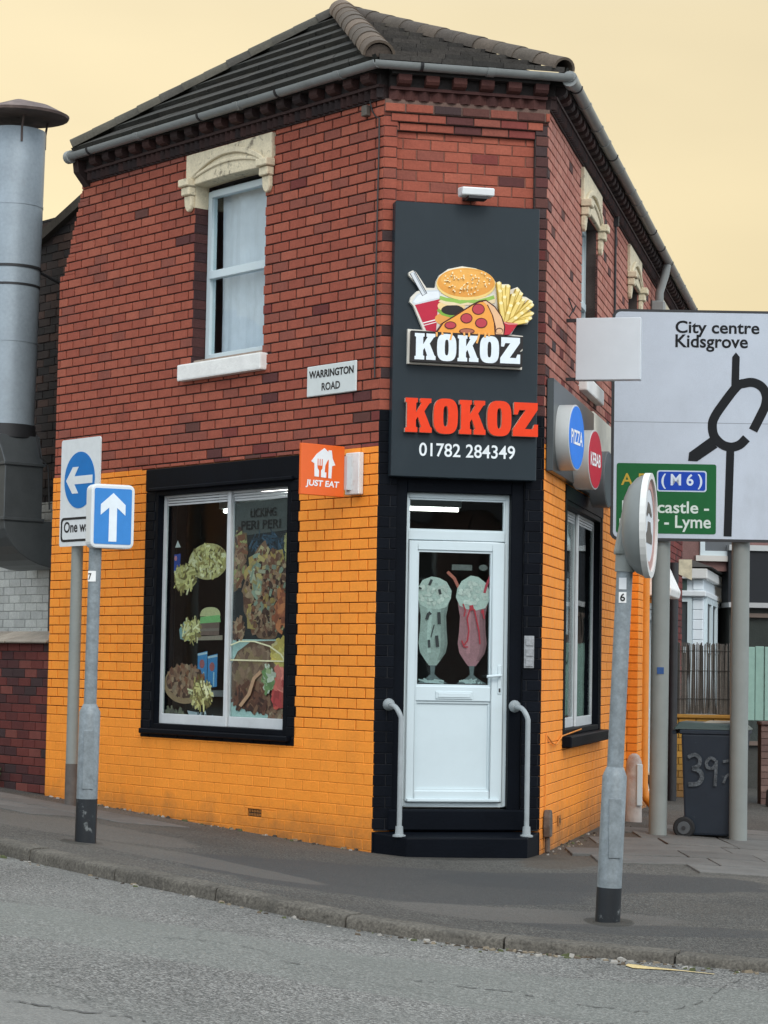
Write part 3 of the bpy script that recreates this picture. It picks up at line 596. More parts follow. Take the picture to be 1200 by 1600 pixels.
# ---- gutters
def isect(f1, o1, f2, o2):
    p, d, q, e_ = f1.P(0, 0, o1), f1.d, f2.P(0, 0, o2), f2.d
    den = d.x * e_.y - d.y * e_.x; t = ((q.x - p.x) * e_.y - (q.y - p.y) * e_.x) / den; return p + d * t
go = .175; gzv = 6.075
gL, gR = isect(W, go, K, go), isect(K, go, Q, go); gA, gB = W.P(4.34, 0, go), Q.P(QL + .1, 0, go)
def halfpipe(b, p, q, r=.052, z=gzv):
    d = (q - p).normalized(); s_ = Vector((d.y, -d.x, 0)); a0, a1 = [], []
    prof = [(r * math.cos(t), r * math.sin(t)) for t in [math.pi * k / 10 for k in range(0, -11, -1)]] + [((r - .008) * math.cos(t), (r - .008) * math.sin(t)) for t in [math.pi * k / 10 for k in range(-10, 1)]]
    b.prism([p + s_ * x + Z * (z + y) for x, y in prof], [q + s_ * x + Z * (z + y) for x, y in prof])
gut = None
for p, q in ((gA, gL), (gL, gR), (gR, gB)):
    b = MB(); ext = (q - p).normalized() * .02; halfpipe(b, p - ext, q + ext); g_ = b.build('gutter', M_GUTTER, SHOP, smooth=True)
    ln = (q - p).length; k = .35
    while k < ln - .1:
        b = MB(); c = p + (q - p).normalized() * k; hw = (q - p).normalized() * random.choice((.012, .03)); halfpipe(b, c - hw, c + hw, .059); b.build('gutter_bracket', M_GUTTER if hw.length > .02 else M_IRON, g_, smooth=True)
        k += random.choice((.55, .8, .95))
b = MB(); b.tube([gR + Z * (gzv - .025), gR + Z * (gzv - .025) + (gB - gR).normalized() * .14], .062, 14); b.build('gutter_joint', M_GUTTER, SHOP, smooth=True)
b = MB(); b.tube([gA + Z * (gzv - .02) - W.d * .02, gA + Z * (gzv - .02) + W.d * .04], .060, 14); b.build('gutter_joint', M_GUTTER, SHOP, smooth=True)
# ---- roof
ez = 6.10; eo = .13
EL, ER = isect(W, eo, K, eo) + Z * ez, isect(K, eo, Q, eo) + Z * ez
EW, EQ = W.P(4.36, ez, eo), Q.P(QL, ez, eo)
AP = Vector((-.47, 20.5, 7.38)); RB = AP + Q.d * 9.0; RC = RB + Q.d * 2 + Vector((-4, 0, -1.2)); 
b = MB(); dn = Z * -.05
for tri in ((EW, EL, AP), (EL, ER, AP), (ER, EQ, RB, AP), (EW, AP, RB, RC)): b.face([p + dn for p in tri], (.03, .03, .028))
ROOF = b.build('roof', M_TILE, SHOP)
def slope_courses(A, B, T, n, th, tilew, cols, name='tile_course'):
    """triangular slope: eave A-B, apex T, n courses each a row of tiles"""
    nrm = (B - A).cross(T - A).normalized()
    if nrm.z < 0: nrm = -nrm
    for k in range(n):
        t0, t1 = k / n, min(1.0, (k + 1.12) / n); b = MB()
        a0, b0 = A.lerp(T, t0), B.lerp(T, t0); a1, b1 = A.lerp(T, t1), B.lerp(T, t1); ln = (b0 - a0).length; m = max(1, round(ln / tilew)); sh = .5 if k % 2 else 0
        for i in range(-1, m + 1):
            f0, f1 = max(0, (i + sh) / m), min(1, (i + 1 + sh) / m)
            if f1 - f0 < .02: continue
            g = .002 / ln; j = random.uniform(0, .004); c = random.choice(cols); dr = (A - T).normalized() * random.uniform(-.004, .006)
            q0, q1, q2, q3 = a0.lerp(b0, f0 + g) + dr, a0.lerp(b0, f1 - g) + dr, a1.lerp(b1, f1 - g), a1.lerp(b1, f0 + g)
            lo, hi = nrm * (th + j), nrm * (.006 + j)
            b.hexa([q0 + lo - nrm * th * .9, q1 + lo - nrm * th * .9, q2 + hi - nrm * .02, q3 + hi - nrm * .02, q0 + lo, q1 + lo, q2 + hi, q3 + hi], c)
        b.build(name, M_TILE, ROOF)
TC = [(.040, .039, .034), (.046, .043, .037), (.035, .034, .030)]
slope_courses(EW, EL, AP, 7, .052, .33, TC); slope_courses(EL, ER, AP, 11, .045, .24, [(.070, .064, .058), (.056, .052, .048), (.085, .076, .068)])
slope_courses(ER, EQ, AP.lerp(RB, .5), 6, .05, .6, TC)
def hip(A, B, n, r, cols):
    t = (B - A).normalized(); s_ = t.cross(Z).normalized(); up = s_.cross(t).normalized()
    for k in range(n):
        p, q = A.lerp(B, k / n), A.lerp(B, (k + 1.06) / n); b = MB(); rr = r * random.uniform(.97, 1.04)
        mk = lambda c, r_: [c + s_ * (r_ * 1.05 * math.cos(a)) + up * (r_ * math.sin(a) - .02) for a in [math.pi * i / 10 for i in range(11)]] + [c + s_ * ((r_ - .02) * 1.05 * math.cos(a)) + up * ((r_ - .02) * math.sin(a) - .02) for a in [math.pi * i / 10 for i in range(10, -1, -1)]]
        b.prism(mk(p, rr), mk(q, rr * .93), random.choice(cols)); b.build('hip_tile', M_TILE, ROOF, smooth=True)
b = MB(); tt = (AP - EL).normalized(); ss = tt.cross(Z).normalized(); uu = ss.cross(tt); ce = EL + Z * .05 + tt * .02
b.prism([ce + ss * (.105 * math.cos(a)) + uu * (.1 * math.sin(a) - .03) for a in [math.pi * k / 8 for k in range(9)]], [ce + tt * .05 + ss * (.105 * math.cos(a)) + uu * (.1 * math.sin(a) - .03) for a in [math.pi * k / 8 for k in range(9)]], (.11, .085, .07)); b.build('hip_mortar', M_TILE, ROOF)
HC = [(.14, .105, .078), (.12, .092, .07), (.16, .12, .09), (.105, .085, .068)]
HD = [(.075, .070, .058), (.085, .078, .062), (.065, .060, .052)]
hip(EL + Z * .05, AP + Z * .05, 10, .118, HC); hip(EW + Z * .05, AP + Z * .03, 12, .10, HD); hip(ER + Z * .05, AP + Z * .03, 12, .10, [(.10, .082, .066), (.085, .07, .058), (.115, .09, .07)])
hip(AP + Z * .03, RB + Z * .03, 16, .11, HD)

# ---- upper windows
def sash(fr, a, c, z0, z1, o, curtain=True, nm='upper_window'):
    fw = .055; b = MB()
    for (p, q, r0, r1) in ((a, a + fw, z0, z1), (c - fw, c, z0, z1), (a + fw, c - fw, z1 - fw, z1), (a + fw, c - fw, z0, z0 + fw * 1.1)): b.fbox(fr, p, q, r0, r1, o - .06, o)
    root = b.build(nm, M_UPVC, SHOP, bevel=.004)
    zm = z0 + (z1 - z0) * .505
    b = MB(); b.fbox(fr, a + fw, c - fw, zm - .035, zm + .035, o - .05, o + .012); b.build('meeting_rail', M_UPVC, root, bevel=.004)
    for q0, q1 in ((z0 + fw * 1.1, zm - .035), (zm + .035, z1 - fw)):
        b = MB(); b.fbox(fr, a + fw, c - fw, q0, q1, o - .035, o - .028); b.build('pane', M_GLASS, root)
    return root
uw = sash(W, upw[0] + .01, upw[1] - .01, upw[2] + .03, upw[3] - .06, -.13)
b = MB(); b.fbox(W, upw[0], upw[1], upw[2], upw[2] + .03, -.19, -.02); b.build('sub_sill', mat('aged_wood', (.32, .25, .20), rough=.8, var=.3, scale=20), uw)
M_CURT = mat('net_curtain', (.78, .77, .84), rough=.9, var=.10, scale=6)
b = MB(); n = 40; rows = []
for k in range(n + 1):
    u = 1.50 + (2.50 - 1.50) * k / n; rows.append([W.P(u, z, -.26 + .010 * math.sin(k * .42 + z * 1.6) + .004 * math.sin(k * 1.3 - z)) for z in (3.98, 4.5, 5.0, 5.5)])
for r0, r1 in zip(rows, rows[1:]):
    for j in range(3): b.face([r0[j], r1[j], r1[j + 1], r0[j + 1]])
o = tag(b.build('curtain', M_CURT, None, smooth=True, origin=W.P(1.95, 3.98, -.3)), 'pale lilac curtain hanging behind the upper window of the left wall', 'curtain')
# reveals (dark glazed brick) of the upper left window
rv = Fr((W.P(upw[1], 0, 0).x, W.P(upw[1], 0, 0).y), (-W.n.x, -W.n.y), (-W.d.x, -W.d.y))
st = []
brick_area(rv, [(0.0, .14, 3.995, 5.35)], [(.055, .022, .022), (.075, .028, .026), (.045, .022, .024)], mod=.30, o=.004, store=st, gap=.006, deep=.012)
b = MB()
for t_ in st: b.fbox(rv, t_[1], t_[2], t_[3], t_[4], t_[5], t_[6], t_[7])
b.build('window_reveal', M_BRICK, SHOP)
b = MB(); b.fbox(W, upw[1] - .004, upw[1] + .1, 5.35, 5.54, -.14, .001, (1, 1, 1)); b.build('window_reveal', M_STONE, SHOP)
# stone head with arch moulding and scroll brackets
def stone_head(fr, a, c, z0, z1, nm='window_head'):
    b = MB(); n = 14; sg = 1; mid = (a + c) / 2; hw = (c - a) / 2 - .10
    ztop = z1; lo = [(a, z0)] + [(a + .10, z0)] + [(mid - hw + 2 * hw * k / n, z0 + .012 * math.sin(math.pi * k / n)) for k in range(n + 1)] + [(c - .10, z0), (c, z0), (c, ztop), (a, ztop)]
    b.prism([fr.P(x, z, -.15) for x, z in lo], [fr.P(x, z, .03) for x, z in lo]); root = b.build(nm, M_STONE, SHOP, bevel=.006)
    b = MB()
    for rad, o1, wd in ((0.16, .055, .05), (.09, .045, .035)):
        pts = [(mid - hw * 1.02 + 2 * hw * 1.02 * k / 18, z0 + .03 + rad * math.sin(math.pi * k / 18) ** .8) for k in range(19)]
        up_ = [(x, z + wd) for x, z in pts]; ring = pts + up_[::-1]
        b.prism([fr.P(x, z, .025) for x, z in ring], [fr.P(x, z, o1) for x, z in ring])
    b.build('arch_moulding', M_STONE, root, bevel=.008)
    for x in (a + .055, c - .055):
        b = MB(); b.fbox(fr, x - .075, x + .075, z0 - .01, z0 + .055, .0, .10); b.fbox(fr, x - .06, x + .06, z0 - .085, z0 - .012, .0, .075)
        s2 = [(x - .05, z0 - .086), (x + .05, z0 - .086), (x + .05, z0 - .17), (x + .03, z0 - .21), (x, z0 - .225), (x - .03, z0 - .21), (x - .05, z0 - .17)]
        b.prism([fr.P(p, z, -.0) for p, z in s2], [fr.P(p, z, .05 if z > z0 - .1 else .04) for p, z in s2]); b.build('scroll_bracket', M_STONE, root, bevel=.008)
    return root
stone_head(W, 1.43, 2.67, 5.54, 5.815)
def sill(fr, a, c, z0, z1, o):
    b = MB(); b.fbox(fr, a, c, z0, z1, -.14, o); return b.build('window_sill', M_SILL, SHOP, bevel=.014, seg=2)
sill(W, 1.475, 2.685, 3.85, 3.993, .065)
for k, (a, c, z0, z1) in enumerate(qwin):
    sash(Q, a + .01, c - .01, z0 + .01, z1 - .01, -.10); stone_head(Q, a - .12, c + .12, z1 + .001, 5.81); sill(Q, a - .08, c + .08, 3.86, 3.998, .07)
    b = MB(); b.fbox(Q, c, c + .012, z0, z1 - .22, -.10, .004, (.05, .022, .022)); b.build('window_reveal', M_BRICK, SHOP)
    b = MB(); b.fbox(Q, a, c, z0 - .1, z1 + .1, -.9, -.88); b.build('blind', M_CURT, SHOP)

# ---- left shop window
def shop_window(fr, a, c, z0, z1, o, mid, label=None):
    b = MB(); fo = .045   # black timber lining
    for (p, q, r0, r1) in ((a, a + fo, z0, z1), (c - fo, c, z0, z1), (a + fo, c - fo, z1 - fo, z1), (a + fo, c - fo, z0, z0 + fo)): b.fbox(fr, p, q, r0, r1, o - .12, o + .03)
    root = b.build('shop_window', M_BLACK, SHOP, bevel=.005)
    a, c, z0, z1 = a + fo, c - fo, z0 + fo, z1 - fo; fw = .042
    for k, (p, q, oo) in enumerate(((a, mid + .02, o - .055), (mid - .02, c, o - .03))):
        b = MB(); fb = .085
        for (x0, x1, r0, r1) in ((p, p + fw, z0, z1), (q - fw, q, z0, z1), (p + fw, q - fw, z1 - .02, z1), (p + fw, q - fw, z0, z0 + fb)): b.fbox(fr, x0, x1, r0, r1, oo - .022, oo)
        fm = b.build('sliding_frame', M_ALU, root, bevel=.003)
        b = MB()
        for t in (0, 1, 2): b.fbox(fr, p + fw, q - fw, z1 - .042 - .022 * t, z1 - .026 - .022 * t, oo - .022, oo - .004 - .004 * t)
        b.build('head_track', M_ALU, fm)
        b = MB(); b.fbox(fr, p + fw, q - fw, z0 + fb, z1 - .09, oo - .014, oo - .008); b.build('pane', M_GLASS, fm)
    return root
swn = shop_window(W, shw[0], shw[1], shw[2], shw[3], -.03, 2.04)
b = MB(); b.fbox(W, 1.04, 3.17, .83, .875, -.1, .05); b.build('window_sill', M_BLACK, SHOP, bevel=.008)
b = MB(); b.fbox(W, 1.06, 3.12, 2.925, 2.955, -.03, .035); b.build('drip_moulding', M_BLACK, SHOP, bevel=.006)
shop_window(Q, qsh[0], qsh[1], qsh[2], qsh[3], -.03, 2.5)
# ---- air vents
b = MB(); b.fbox(W, 1.415, 1.602, .212, .273, -.03, -.010, (.03, .02, .012)); vn = b.build('air_vent', M_MORTAR, SHOP)
b = MB()
for k in range(5):
    for j in range(2): b.fbox(W, 1.425 + k * .035, 1.448 + k * .035, .219 + j * .028, .239 + j * .028, -.012, -.004, (.30, .11, .02))
b.build('vent_grille', M_PAINT, vn)
b = MB(); b.fbox(Q, .95, 1.10, .18, .26, .003, .012, (.45, .17, .03)); b.build('air_vent', M_PAINT, SHOP)
b = MB(); b.fbox(Q, 1.0, 1.05, .2, .24, .012, .016, (.03, .02, .01)); b.build('air_vent', M_PAINT, SHOP)

# ---- door
DO = -.10
def bars(b, fr, a, c, z0, z1, t, o0, o1, bt=None):
    bt = bt or t
    for (p, q, r0, r1) in ((a, a + t, z0, z1), (c - t, c, z0, z1), (a + t, c - t, z1 - t, z1), (a + t, c - t, z0, z0 + bt)): b.fbox(fr, p, q, r0, r1, o0, o1)
b = MB(); bars(b, K, .226, 1.082, .38, 2.79, .042, DO - .07, DO, .028); b.fbox(K, .268, 1.04, 2.425, 2.50, DO - .07, DO); DOOR = b.build('door', M_UPVC, SHOP, bevel=.005)
b = MB(); b.fbox(K, .268, 1.04, 2.50, 2.748, DO - .035, DO - .029); b.build('transom_pane', M_GLASS, DOOR)
b = MB(); bars(b, K, .268, 1.04, 2.50, 2.748, .012, DO - .045, DO - .01); b.build('transom_bead', M_UPVC, DOOR)
# leaf
lz0, lz1 = .415, 2.418; b = MB(); la, lc = .272, 1.036
for (p, q, r0, r1) in ((la, la + .068, lz0, lz1), (lc - .098, lc, lz0, lz1), (la + .068, lc - .098, lz1 - .072, lz1), (la + .068, lc - .098, lz0, lz0 + .085), (la + .068, lc - .098, 1.185, 1.30)): b.fbox(K, p, q, r0, r1, DO - .05, DO + .018)
leaf = b.build('door_leaf', M_UPVC, DOOR, bevel=.006)
pa, pc = la + .068, lc - .098
b = MB(); b.fbox(K, pa, pc, 1.30, lz1 - .072, DO - .02, DO - .013); b.build('door_pane', M_GLASS, DOOR)
b = MB(); bars(b, K, pa, pc, 1.30, lz1 - .072, .014, DO - .03, DO + .006); b.build('glazing_bead', M_UPVC, DOOR)
b = MB(); b.fbox(K, pa, pc, lz0 + .085, 1.185, DO - .03, DO - .01); pn = b.build('door_panel', M_UPVC, DOOR)
b = MB(); bars(b, K, pa, pc, lz0 + .085, 1.185, .016, DO - .012, DO + .004); b.build('panel_bead', M_UPVC, DOOR)
b = MB(); b.fbox(K, .50, .79, 1.202, 1.262, DO + .017, DO + .028); b.fbox(K, .515, .775, 1.214, 1.250, DO + .027, DO + .034); b.build('letterbox', M_UPVC, DOOR, bevel=.004)
b = MB(); b.fbox(K, .99, 1.022, 1.245, 1.47, DO + .017, DO + .026); hp = b.build('handle_plate', M_UPVC, DOOR, bevel=.008)
b = MB(); b.tube([K.P(1.006, 1.39, DO + .02), K.P(1.006, 1.39, DO + .055), K.P(.98, 1.388, DO + .062), K.P(.895, 1.38, DO + .060)], .011, 10); b.build('door_handle', M_UPVC, hp, smooth=True)
b = MB(); b.fbox(K, .999, 1.013, 1.26, 1.29, DO + .025, DO + .028); b.build('keyhole', M_IRON, hp)
b = MB(); b.fbox(K, la + .01, lc - .02, .415, .44, DO + .018, DO + .045); b.build('weather_bar', M_UPVC, DOOR, bevel=.005)
# threshold and step
b = MB(); b.fbox(K, .12, 1.20, .20, .36, -.2, .012); b.build('threshold', M_BLACK, SHOP, bevel=.012)
b = MB(); ring = [(.012, .002), (.20, .32), (1.135, .32), (1.315, .002)]
b.prism([K.P(u, -.25, o) for u, o in ring], [K.P(u, .172 if o > .1 else .192, o) for u, o in ring]); b.build('step', M_BLACK, SHOP, bevel=.012, seg=2)
# ---- right-hand wall fittings
b = MB(); b.fbox(Q, .05, 2.55, 2.99, 3.72, .005, .06); fa = b.build('fascia_board', mat('grey_fascia', (.032, .040, .042), rough=.3, var=.08), SHOP, bevel=.004)
b = MB(); b.fbox(Q, 2.56, 4.15, 2.99, 3.74, .005, .055); b.build('fascia_board', mat('cream_fascia', (.70, .66, .56), rough=.6, var=.15), SHOP, bevel=.004)
def pipe(pts, r, m, nm='downpipe', n=12, parent=SHOP): 
    b = MB(); b.tube(pts, r, n); return b.build(nm, m, parent, smooth=True)
M_ORPIPE = mat('orange_pipe', (.72, .24, .02), rough=.5, var=.1)
pipe([Q.P(6.78, 3.0, .09), Q.P(6.78, .25, .09), Q.P(6.78, .12, .11), Q.P(6.80, .02, .2)], .05, M_ORPIPE)
pipe([Q.P(8.0, 6.02, .17), Q.P(8.0, 5.9, .15), Q.P(8.0, 5.7, .09), Q.P(8.0, 3.2, .09)], .048, M_GUTTER); b = MB(); b.fbox(Q, 7.9, 8.1, 5.45, 5.6, .0, .16); b.build('hopper', M_GUTTER, SHOP, bevel=.02)
pipe([Q.P(11.6, 6.02, .17), Q.P(11.6, 5.8, .10), Q.P(11.6, 3.2, .10)], .048, M_GUTTER)
pipe([Q.P(10.0, 2.75, .10), Q.P(10.0, -.1, .10)], .055, M_IRON, 'black_downpipe')
pipe([Q.P(4.35, 5.85, .02), Q.P(4.35, 3.75, .02)], .012, M_IRON, 'cable')
b = MB(); b.fbox(Q, 4.33, 4.37, 5.75, 5.85, .0, .05); b.build('cable_bracket', M_IRON, SHOP)
pipe([Q.P(.25, .95, .012), Q.P(.22, .9, .012), Q.P(.20, .3, .012)], .005, M_ORPIPE, 'cable', 6)
pipe([Q.P(.24, .93, .012), Q.P(.5, .86, .02), Q.P(.75, .84, .015), Q.P(1.1, .90, .012), Q.P(2.3, .93, .012)], .006, M_ORPIPE, 'cable', 6)
b = MB(); b.tube([Q.P(.22, .02, .03), Q.P(.22, .14, .03)], .022, 10); ring = [(.17, .14), (.27, .14), (.29, .22), (.285, .30), (.25, .35), (.19, .35), (.155, .30), (.15, .22)]
b.prism([Q.P(u, z, .004) for u, z in ring], [Q.P(u, z, .06) for u, z in ring]); b.build('pipe_cover', mat('rusty_cover', (.10, .075, .06), rough=.7, var=.4, scale=15), SHOP, bevel=.01)
# side door of the next unit
b = MB(); bars(b, Q, 8.0, 8.9, .05, 2.2, .06, -.12, .012); dd = b.build('side_door', M_UPVC, SHOP, bevel=.005)
b = MB(); bars(b, Q, 8.07, 8.83, .1, 2.13, .11, -.1, -.01); b.fbox(Q, 8.18, 8.72, .2, 1.0, -.09, -.03); b.build('door_leaf', M_UPVC, dd, bevel=.005)
b = MB(); b.fbox(Q, 8.18, 8.72, 1.0, 2.02, -.085, -.08); b.build('pane', M_GLASS, dd)
b = MB(); b.prism([Q.P(7.85, 2.28, 0), Q.P(7.85, 2.28, .25), Q.P(7.85, 2.36, .27), Q.P(7.85, 2.9, .02), Q.P(7.85, 2.9, 0)], [Q.P(9.05, 2.28, 0), Q.P(9.05, 2.28, .25), Q.P(9.05, 2.36, .27), Q.P(9.05, 2.9, .02), Q.P(9.05, 2.9, 0)]); b.build('door_canopy', M_SILL, SHOP, bevel=.01)
# cable and sensor on the left wall, doorbell panel
pipe([W.P(.16, 5.84, .02), W.P(.14, 5.76, .012), W.P(.10, 5.71, .010), W.P(.055, 5.69, .010), W.P(.05, 5.5, .010), W.P(.06, 4.6, .010), W.P(.055, 3.75, .010), W.P(.05, 3.66, .010)], .006, M_IRON, 'cable', 6)
b = MB(); b.fbox(W, .17, .235, 5.725, 5.81, .0, .05); b.build('sensor_box', mat('dirty_grey_plastic', (.10, .085, .07), rough=.6), SHOP, bevel=.006)
M_BELL = mat('metal_plate', (.34, .35, .36), rough=.45, metal=.5, var=.3, scale=60)
b = MB(); b.fbox(K, 1.175, 1.255, 1.45, 1.70, .004, .016); bp = b.build('bell_panel', M_BELL, SHOP, bevel=.004)
for k in range(3):
    b = MB(); b.fbox(K, 1.185, 1.245, 1.462 + k * .08, 1.522 + k * .08, .0165, .024); b.build('bell_button', M_BELL, bp, bevel=.006)

# ================================================================== SIGNS ON THE SHOP
SO = .10
SIGN = thing('shop_sign', 'tall dark grey shop sign with burger emblem and raised red letters above the door', 'shop sign', tuple(K.P(.66, 2.9, SO)))
M_SIGNP = mat('dark_sign_panel', (.0165, .026, .033), rough=.4, spec=.25, var=.08, scale=2.5, dirt=(.06, .075, .085), dirt_amt=.2, dirt_scale=2, dirt_lo=.55, dirt_hi=.85, stretch=(1, 1, .3))
b = MB(); b.fbox(K, .078, 1.228, 2.895, 5.02, -.04, SO); b.build('sign_panel', M_SIGNP, SIGN, bevel=.005)
def lg(cx, cy):
    px, py = 620 + cx / 5.217, 400 + cy / 5.217
    return ((px - 616) * .00512, (745 - (py - .036 * (px - 616))) * .00497)
U0, Z0 = .080, 2.897
def lgp(pts): return [lg(*p) for p in pts]
OUT = [(85, 900), (85, 620), (210, 628), (125, 430), (95, 400), (105, 360), (150, 315), (195, 300), (85, 185), (85, 160), (115, 145), (140, 155), (228, 285), (298, 285), (305, 230), (330, 180), (400, 128), (510, 103), (620, 118), (720, 160), (775, 212), (790, 238), (820, 220), (838, 245), (890, 243), (900, 290), (965, 265), (995, 300), (1000, 340), (1035, 345), (1092, 380), (1085, 420), (1055, 440), (1098, 480), (1080, 520), (1050, 568), (965, 572), (918, 655), (1015, 665), (1013, 785), (992, 800), (1013, 805), (1010, 940)]
b = MB(); shape(b, K, U0, Z0, lgp(OUT), SO, SO + .035, (.72, .68, .60)); EMB = b.build('emblem_board', M_PRINT, SIGN)
lay = [SO + .035]
def L(bb, pts, col):
    lay[0] += .00035; shape(bb, K, U0, Z0, lgp(pts), SO + .034, lay[0], col)
def LE(bb, cx, cy, rx, ry, col, n=20, **k): L(bb, ell(cx, cy, rx, ry, n, **k), col)
b = MB()
L(b, [(112, 405), (150, 340), (225, 305), (330, 300), (350, 370), (320, 390), (140, 425)], (.62, .66, .69)); L(b, [(125, 400), (160, 350), (230, 318), (325, 312), (335, 362), (240, 385), (145, 412)], (.78, .81, .83))
L(b, ribbon([(112, 160), (215, 340)], 46), (.05, .05, .06)); L(b, ribbon([(112, 162), (213, 338)], 34), (.66, .69, .71)); L(b, ribbon([(125, 165), (222, 335)], 8), (.3, .33, .36))
L(b, [(138, 425), (345, 372), (320, 470), (310, 640), (232, 632)], (.50, .025, .055)); L(b, ribbon([(200, 572), (318, 540)], 9), (.85, .83, .8)); L(b, ribbon([(206, 592), (318, 560)], 6), (.85, .83, .8)); b.build('drink_cup', M_PRINT, EMB)
b = MB()
LE(b, 430, 535, 132, 62, (.78, .36, .09)); L(b, ribbon([(325, 455), (360, 490), (420, 505), (470, 528), (520, 500)], 34), (.22, .42, .06)); LE(b, 430, 430, 112, 52, (.85, .62, .30)); LE(b, 440, 462, 92, 42, (.03, .025, .025))
L(b, [(325, 395), (345, 375), (790, 345), (780, 400), (700, 420), (560, 420), (400, 425)], (.82, .66, .42)); L(b, ribbon([(335, 362), (390, 378), (450, 384), (500, 396), (560, 384), (640, 392), (700, 376), (775, 350)], 30), (.30, .50, .10))
LE(b, 545, 248, 238, 132, (.86, .62, .22), 40); LE(b, 545, 238, 232, 118, (.76, .34, .07), 40); LE(b, 540, 215, 200, 85, (.82, .42, .10), 40)
rs = random.Random(3)
for k in range(64):
    a, r_2 = rs.uniform(0, 6.28), math.sqrt(rs.random()); cx, cy = 545 + 205 * r_2 * math.cos(a), 235 + 98 * r_2 * math.sin(a)
    t = rs.uniform(0, 3.14); c, s_ = math.cos(t), math.sin(t); L(b, [(cx + 8 * x * c - 5 * y * s_, cy + 8 * x * s_ + 5 * y * c) for x, y in ell(0, 0, 1, 1, 6)], (.93, .76, .45))
b.build('burger', M_PRINT, EMB)
b = MB()
for k, (tx, ty) in enumerate([(805, 235), (840, 262), (880, 258), (815, 300), (960, 290), (985, 320), (925, 330), (1005, 370), (1060, 385), (850, 350), (1075, 410), (1040, 440), (1075, 480), (960, 400), (1060, 520), (900, 420), (1030, 545), (820, 400), (880, 480), (990, 480), (940, 520)]):
    bx_, by_ = 850 + (tx - 850) * .22, 575; c = rs.uniform(.85, 1.0)
    L(b, ribbon([(tx, ty), (bx_, by_)], 40), (.55 * c, .36 * c, .06 * c)); L(b, ribbon([(tx, ty + 2), (bx_, by_)], 28), (.90 * c, .68 * c, .22 * c)); L(b, ell(tx, ty + 5, 17, 14, 5), (.95, .82, .45))
L(b, [(838, 558), (960, 572), (893, 662), (845, 665)], (.52, .03, .05)); L(b, ribbon([(838, 562), (880, 576), (958, 574)], 8), (.75, .35, .3)); b.build('fries', M_PRINT, EMB)
b = MB()
L(b, [(292, 662), (350, 572), (460, 502), (580, 422), (640, 390), (695, 380), (770, 432), (828, 515), (856, 600), (848, 672)], (.07, .02, .015))
L(b, [(305, 660), (356, 580), (465, 512), (585, 432), (650, 402), (690, 400), (735, 470), (762, 570), (770, 668)], (.86, .36, .07))
L(b, [(672, 396), (697, 392), (766, 442), (820, 520), (845, 600), (840, 662), (778, 660), (775, 590), (750, 500), (712, 430)], (.80, .48, .27)); L(b, ribbon([(708, 422), (752, 510), (776, 600), (776, 655)], 7), (.1, .03, .02)); LE(b, 808, 632, 30, 24, (.1, .04, .03)); LE(b, 808, 636, 25, 19, (.78, .46, .26))
for cx, cy, rx, ry in ((635, 460, 52, 46), (540, 535, 49, 42), (660, 572, 50, 42), (412, 594, 48, 32), (545, 640, 62, 24)):
    LE(b, cx, cy, rx, ry, (.09, .02, .02)); LE(b, cx, cy, rx - 7, ry - 7, (.50, .06, .08) if cx != 545 else (.42, .15, .09))
b.build('pizza_slice', M_PRINT, EMB)
b = MB(); L(b, [(103, 640), (1000, 680), (1000, 775), (975, 800), (1000, 815), (996, 925), (100, 888)], (.025, .022, .022)); p0, p1 = lg(128, 872), lg(978, 690)
lay[0] += .0012; kokoz(b, K, U0 + p0[0], Z0 + p0[1], p1[0] - p0[0], lg(128, 660)[1] - p0[1], SO + .034, lay[0], (.76, .82, .86)); 
for x0, ln_ in ((300, 26), (345, 14), (420, 55), (520, 18), (560, 26), (640, 78), (690, 30), (720, 20)): L(b, ribbon([(x0, 652), (x0 + 4, 665), (x0 + 8 - ln_ * .3, 660 + ln_)], 15), (.85, .42, .12))
b.build('emblem_lettering', M_PRINT, EMB)
b = MB(); kokoz(b, K, .172, 3.232, 1.05, .262, SO + .004, SO + .045, (.72, .50, .40)); kk = b.build('raised_lettering', M_PRINT, SIGN, bevel=.002)
b = MB(); kokoz(b, K, .172, 3.232, 1.05, .262, SO + .0455, SO + .052, (.80, .050, .011)); b.build('lettering_face', M_PRINT, kk)
text(K, '01782 284349', .295, 3.055, .76, .104, SO, M_PRINT, SIGN, (.78, .82, .84), bold=.012, name='phone_number')
# floodlight over the sign
FL = thing('floodlight', 'small white floodlight on the brick above the tall dark sign', 'floodlight', tuple(K.P(.69, 5.1, 0)))
b = MB(); b.hexa([K.P(.565, 5.07, .12), K.P(.82, 5.07, .12), K.P(.82, 5.065, .26), K.P(.565, 5.065, .26), K.P(.565, 5.15, .10), K.P(.82, 5.15, .10), K.P(.82, 5.125, .27), K.P(.565, 5.125, .27)]); b.build('lamp_body', mat('white_lamp', (.78, .80, .80), rough=.4, var=.05), FL, bevel=.008)
b = MB(); b.fbox(K, .62, .77, 5.045, 5.066, .13, .25); b.build('lamp_lens', M_IRON, FL)
b = MB(); b.fbox(K, .64, .75, 5.08, 5.13, -.05, .11); b.build('lamp_arm', M_IRON, FL)
# street name plate
SN = thing('street_name_plate', 'white WARRINGTON ROAD street name plate on the left brick wall', 'street sign', tuple(W.P(.59, 3.57, 0)))
b = MB(); b.fbox(W, .272, .903, 3.575, 3.818, .003, .018); b.build('plate', mat('white_enamel', (.62, .66, .65), rough=.4, var=.06, scale=8, dirt=(.3, .22, .14), dirt_amt=.5, dirt_scale=12, dirt_lo=.62, dirt_hi=.8), SN, bevel=.006)
text(W, 'WARRINGTON', .872, 3.718, .57, .062, .018, M_PRINT, SN, (.015, .013, .013), bold=.03); text(W, 'ROAD', .705, 3.612, .235, .062, .018, M_PRINT, SN, (.035, .03, .03), bold=.022)
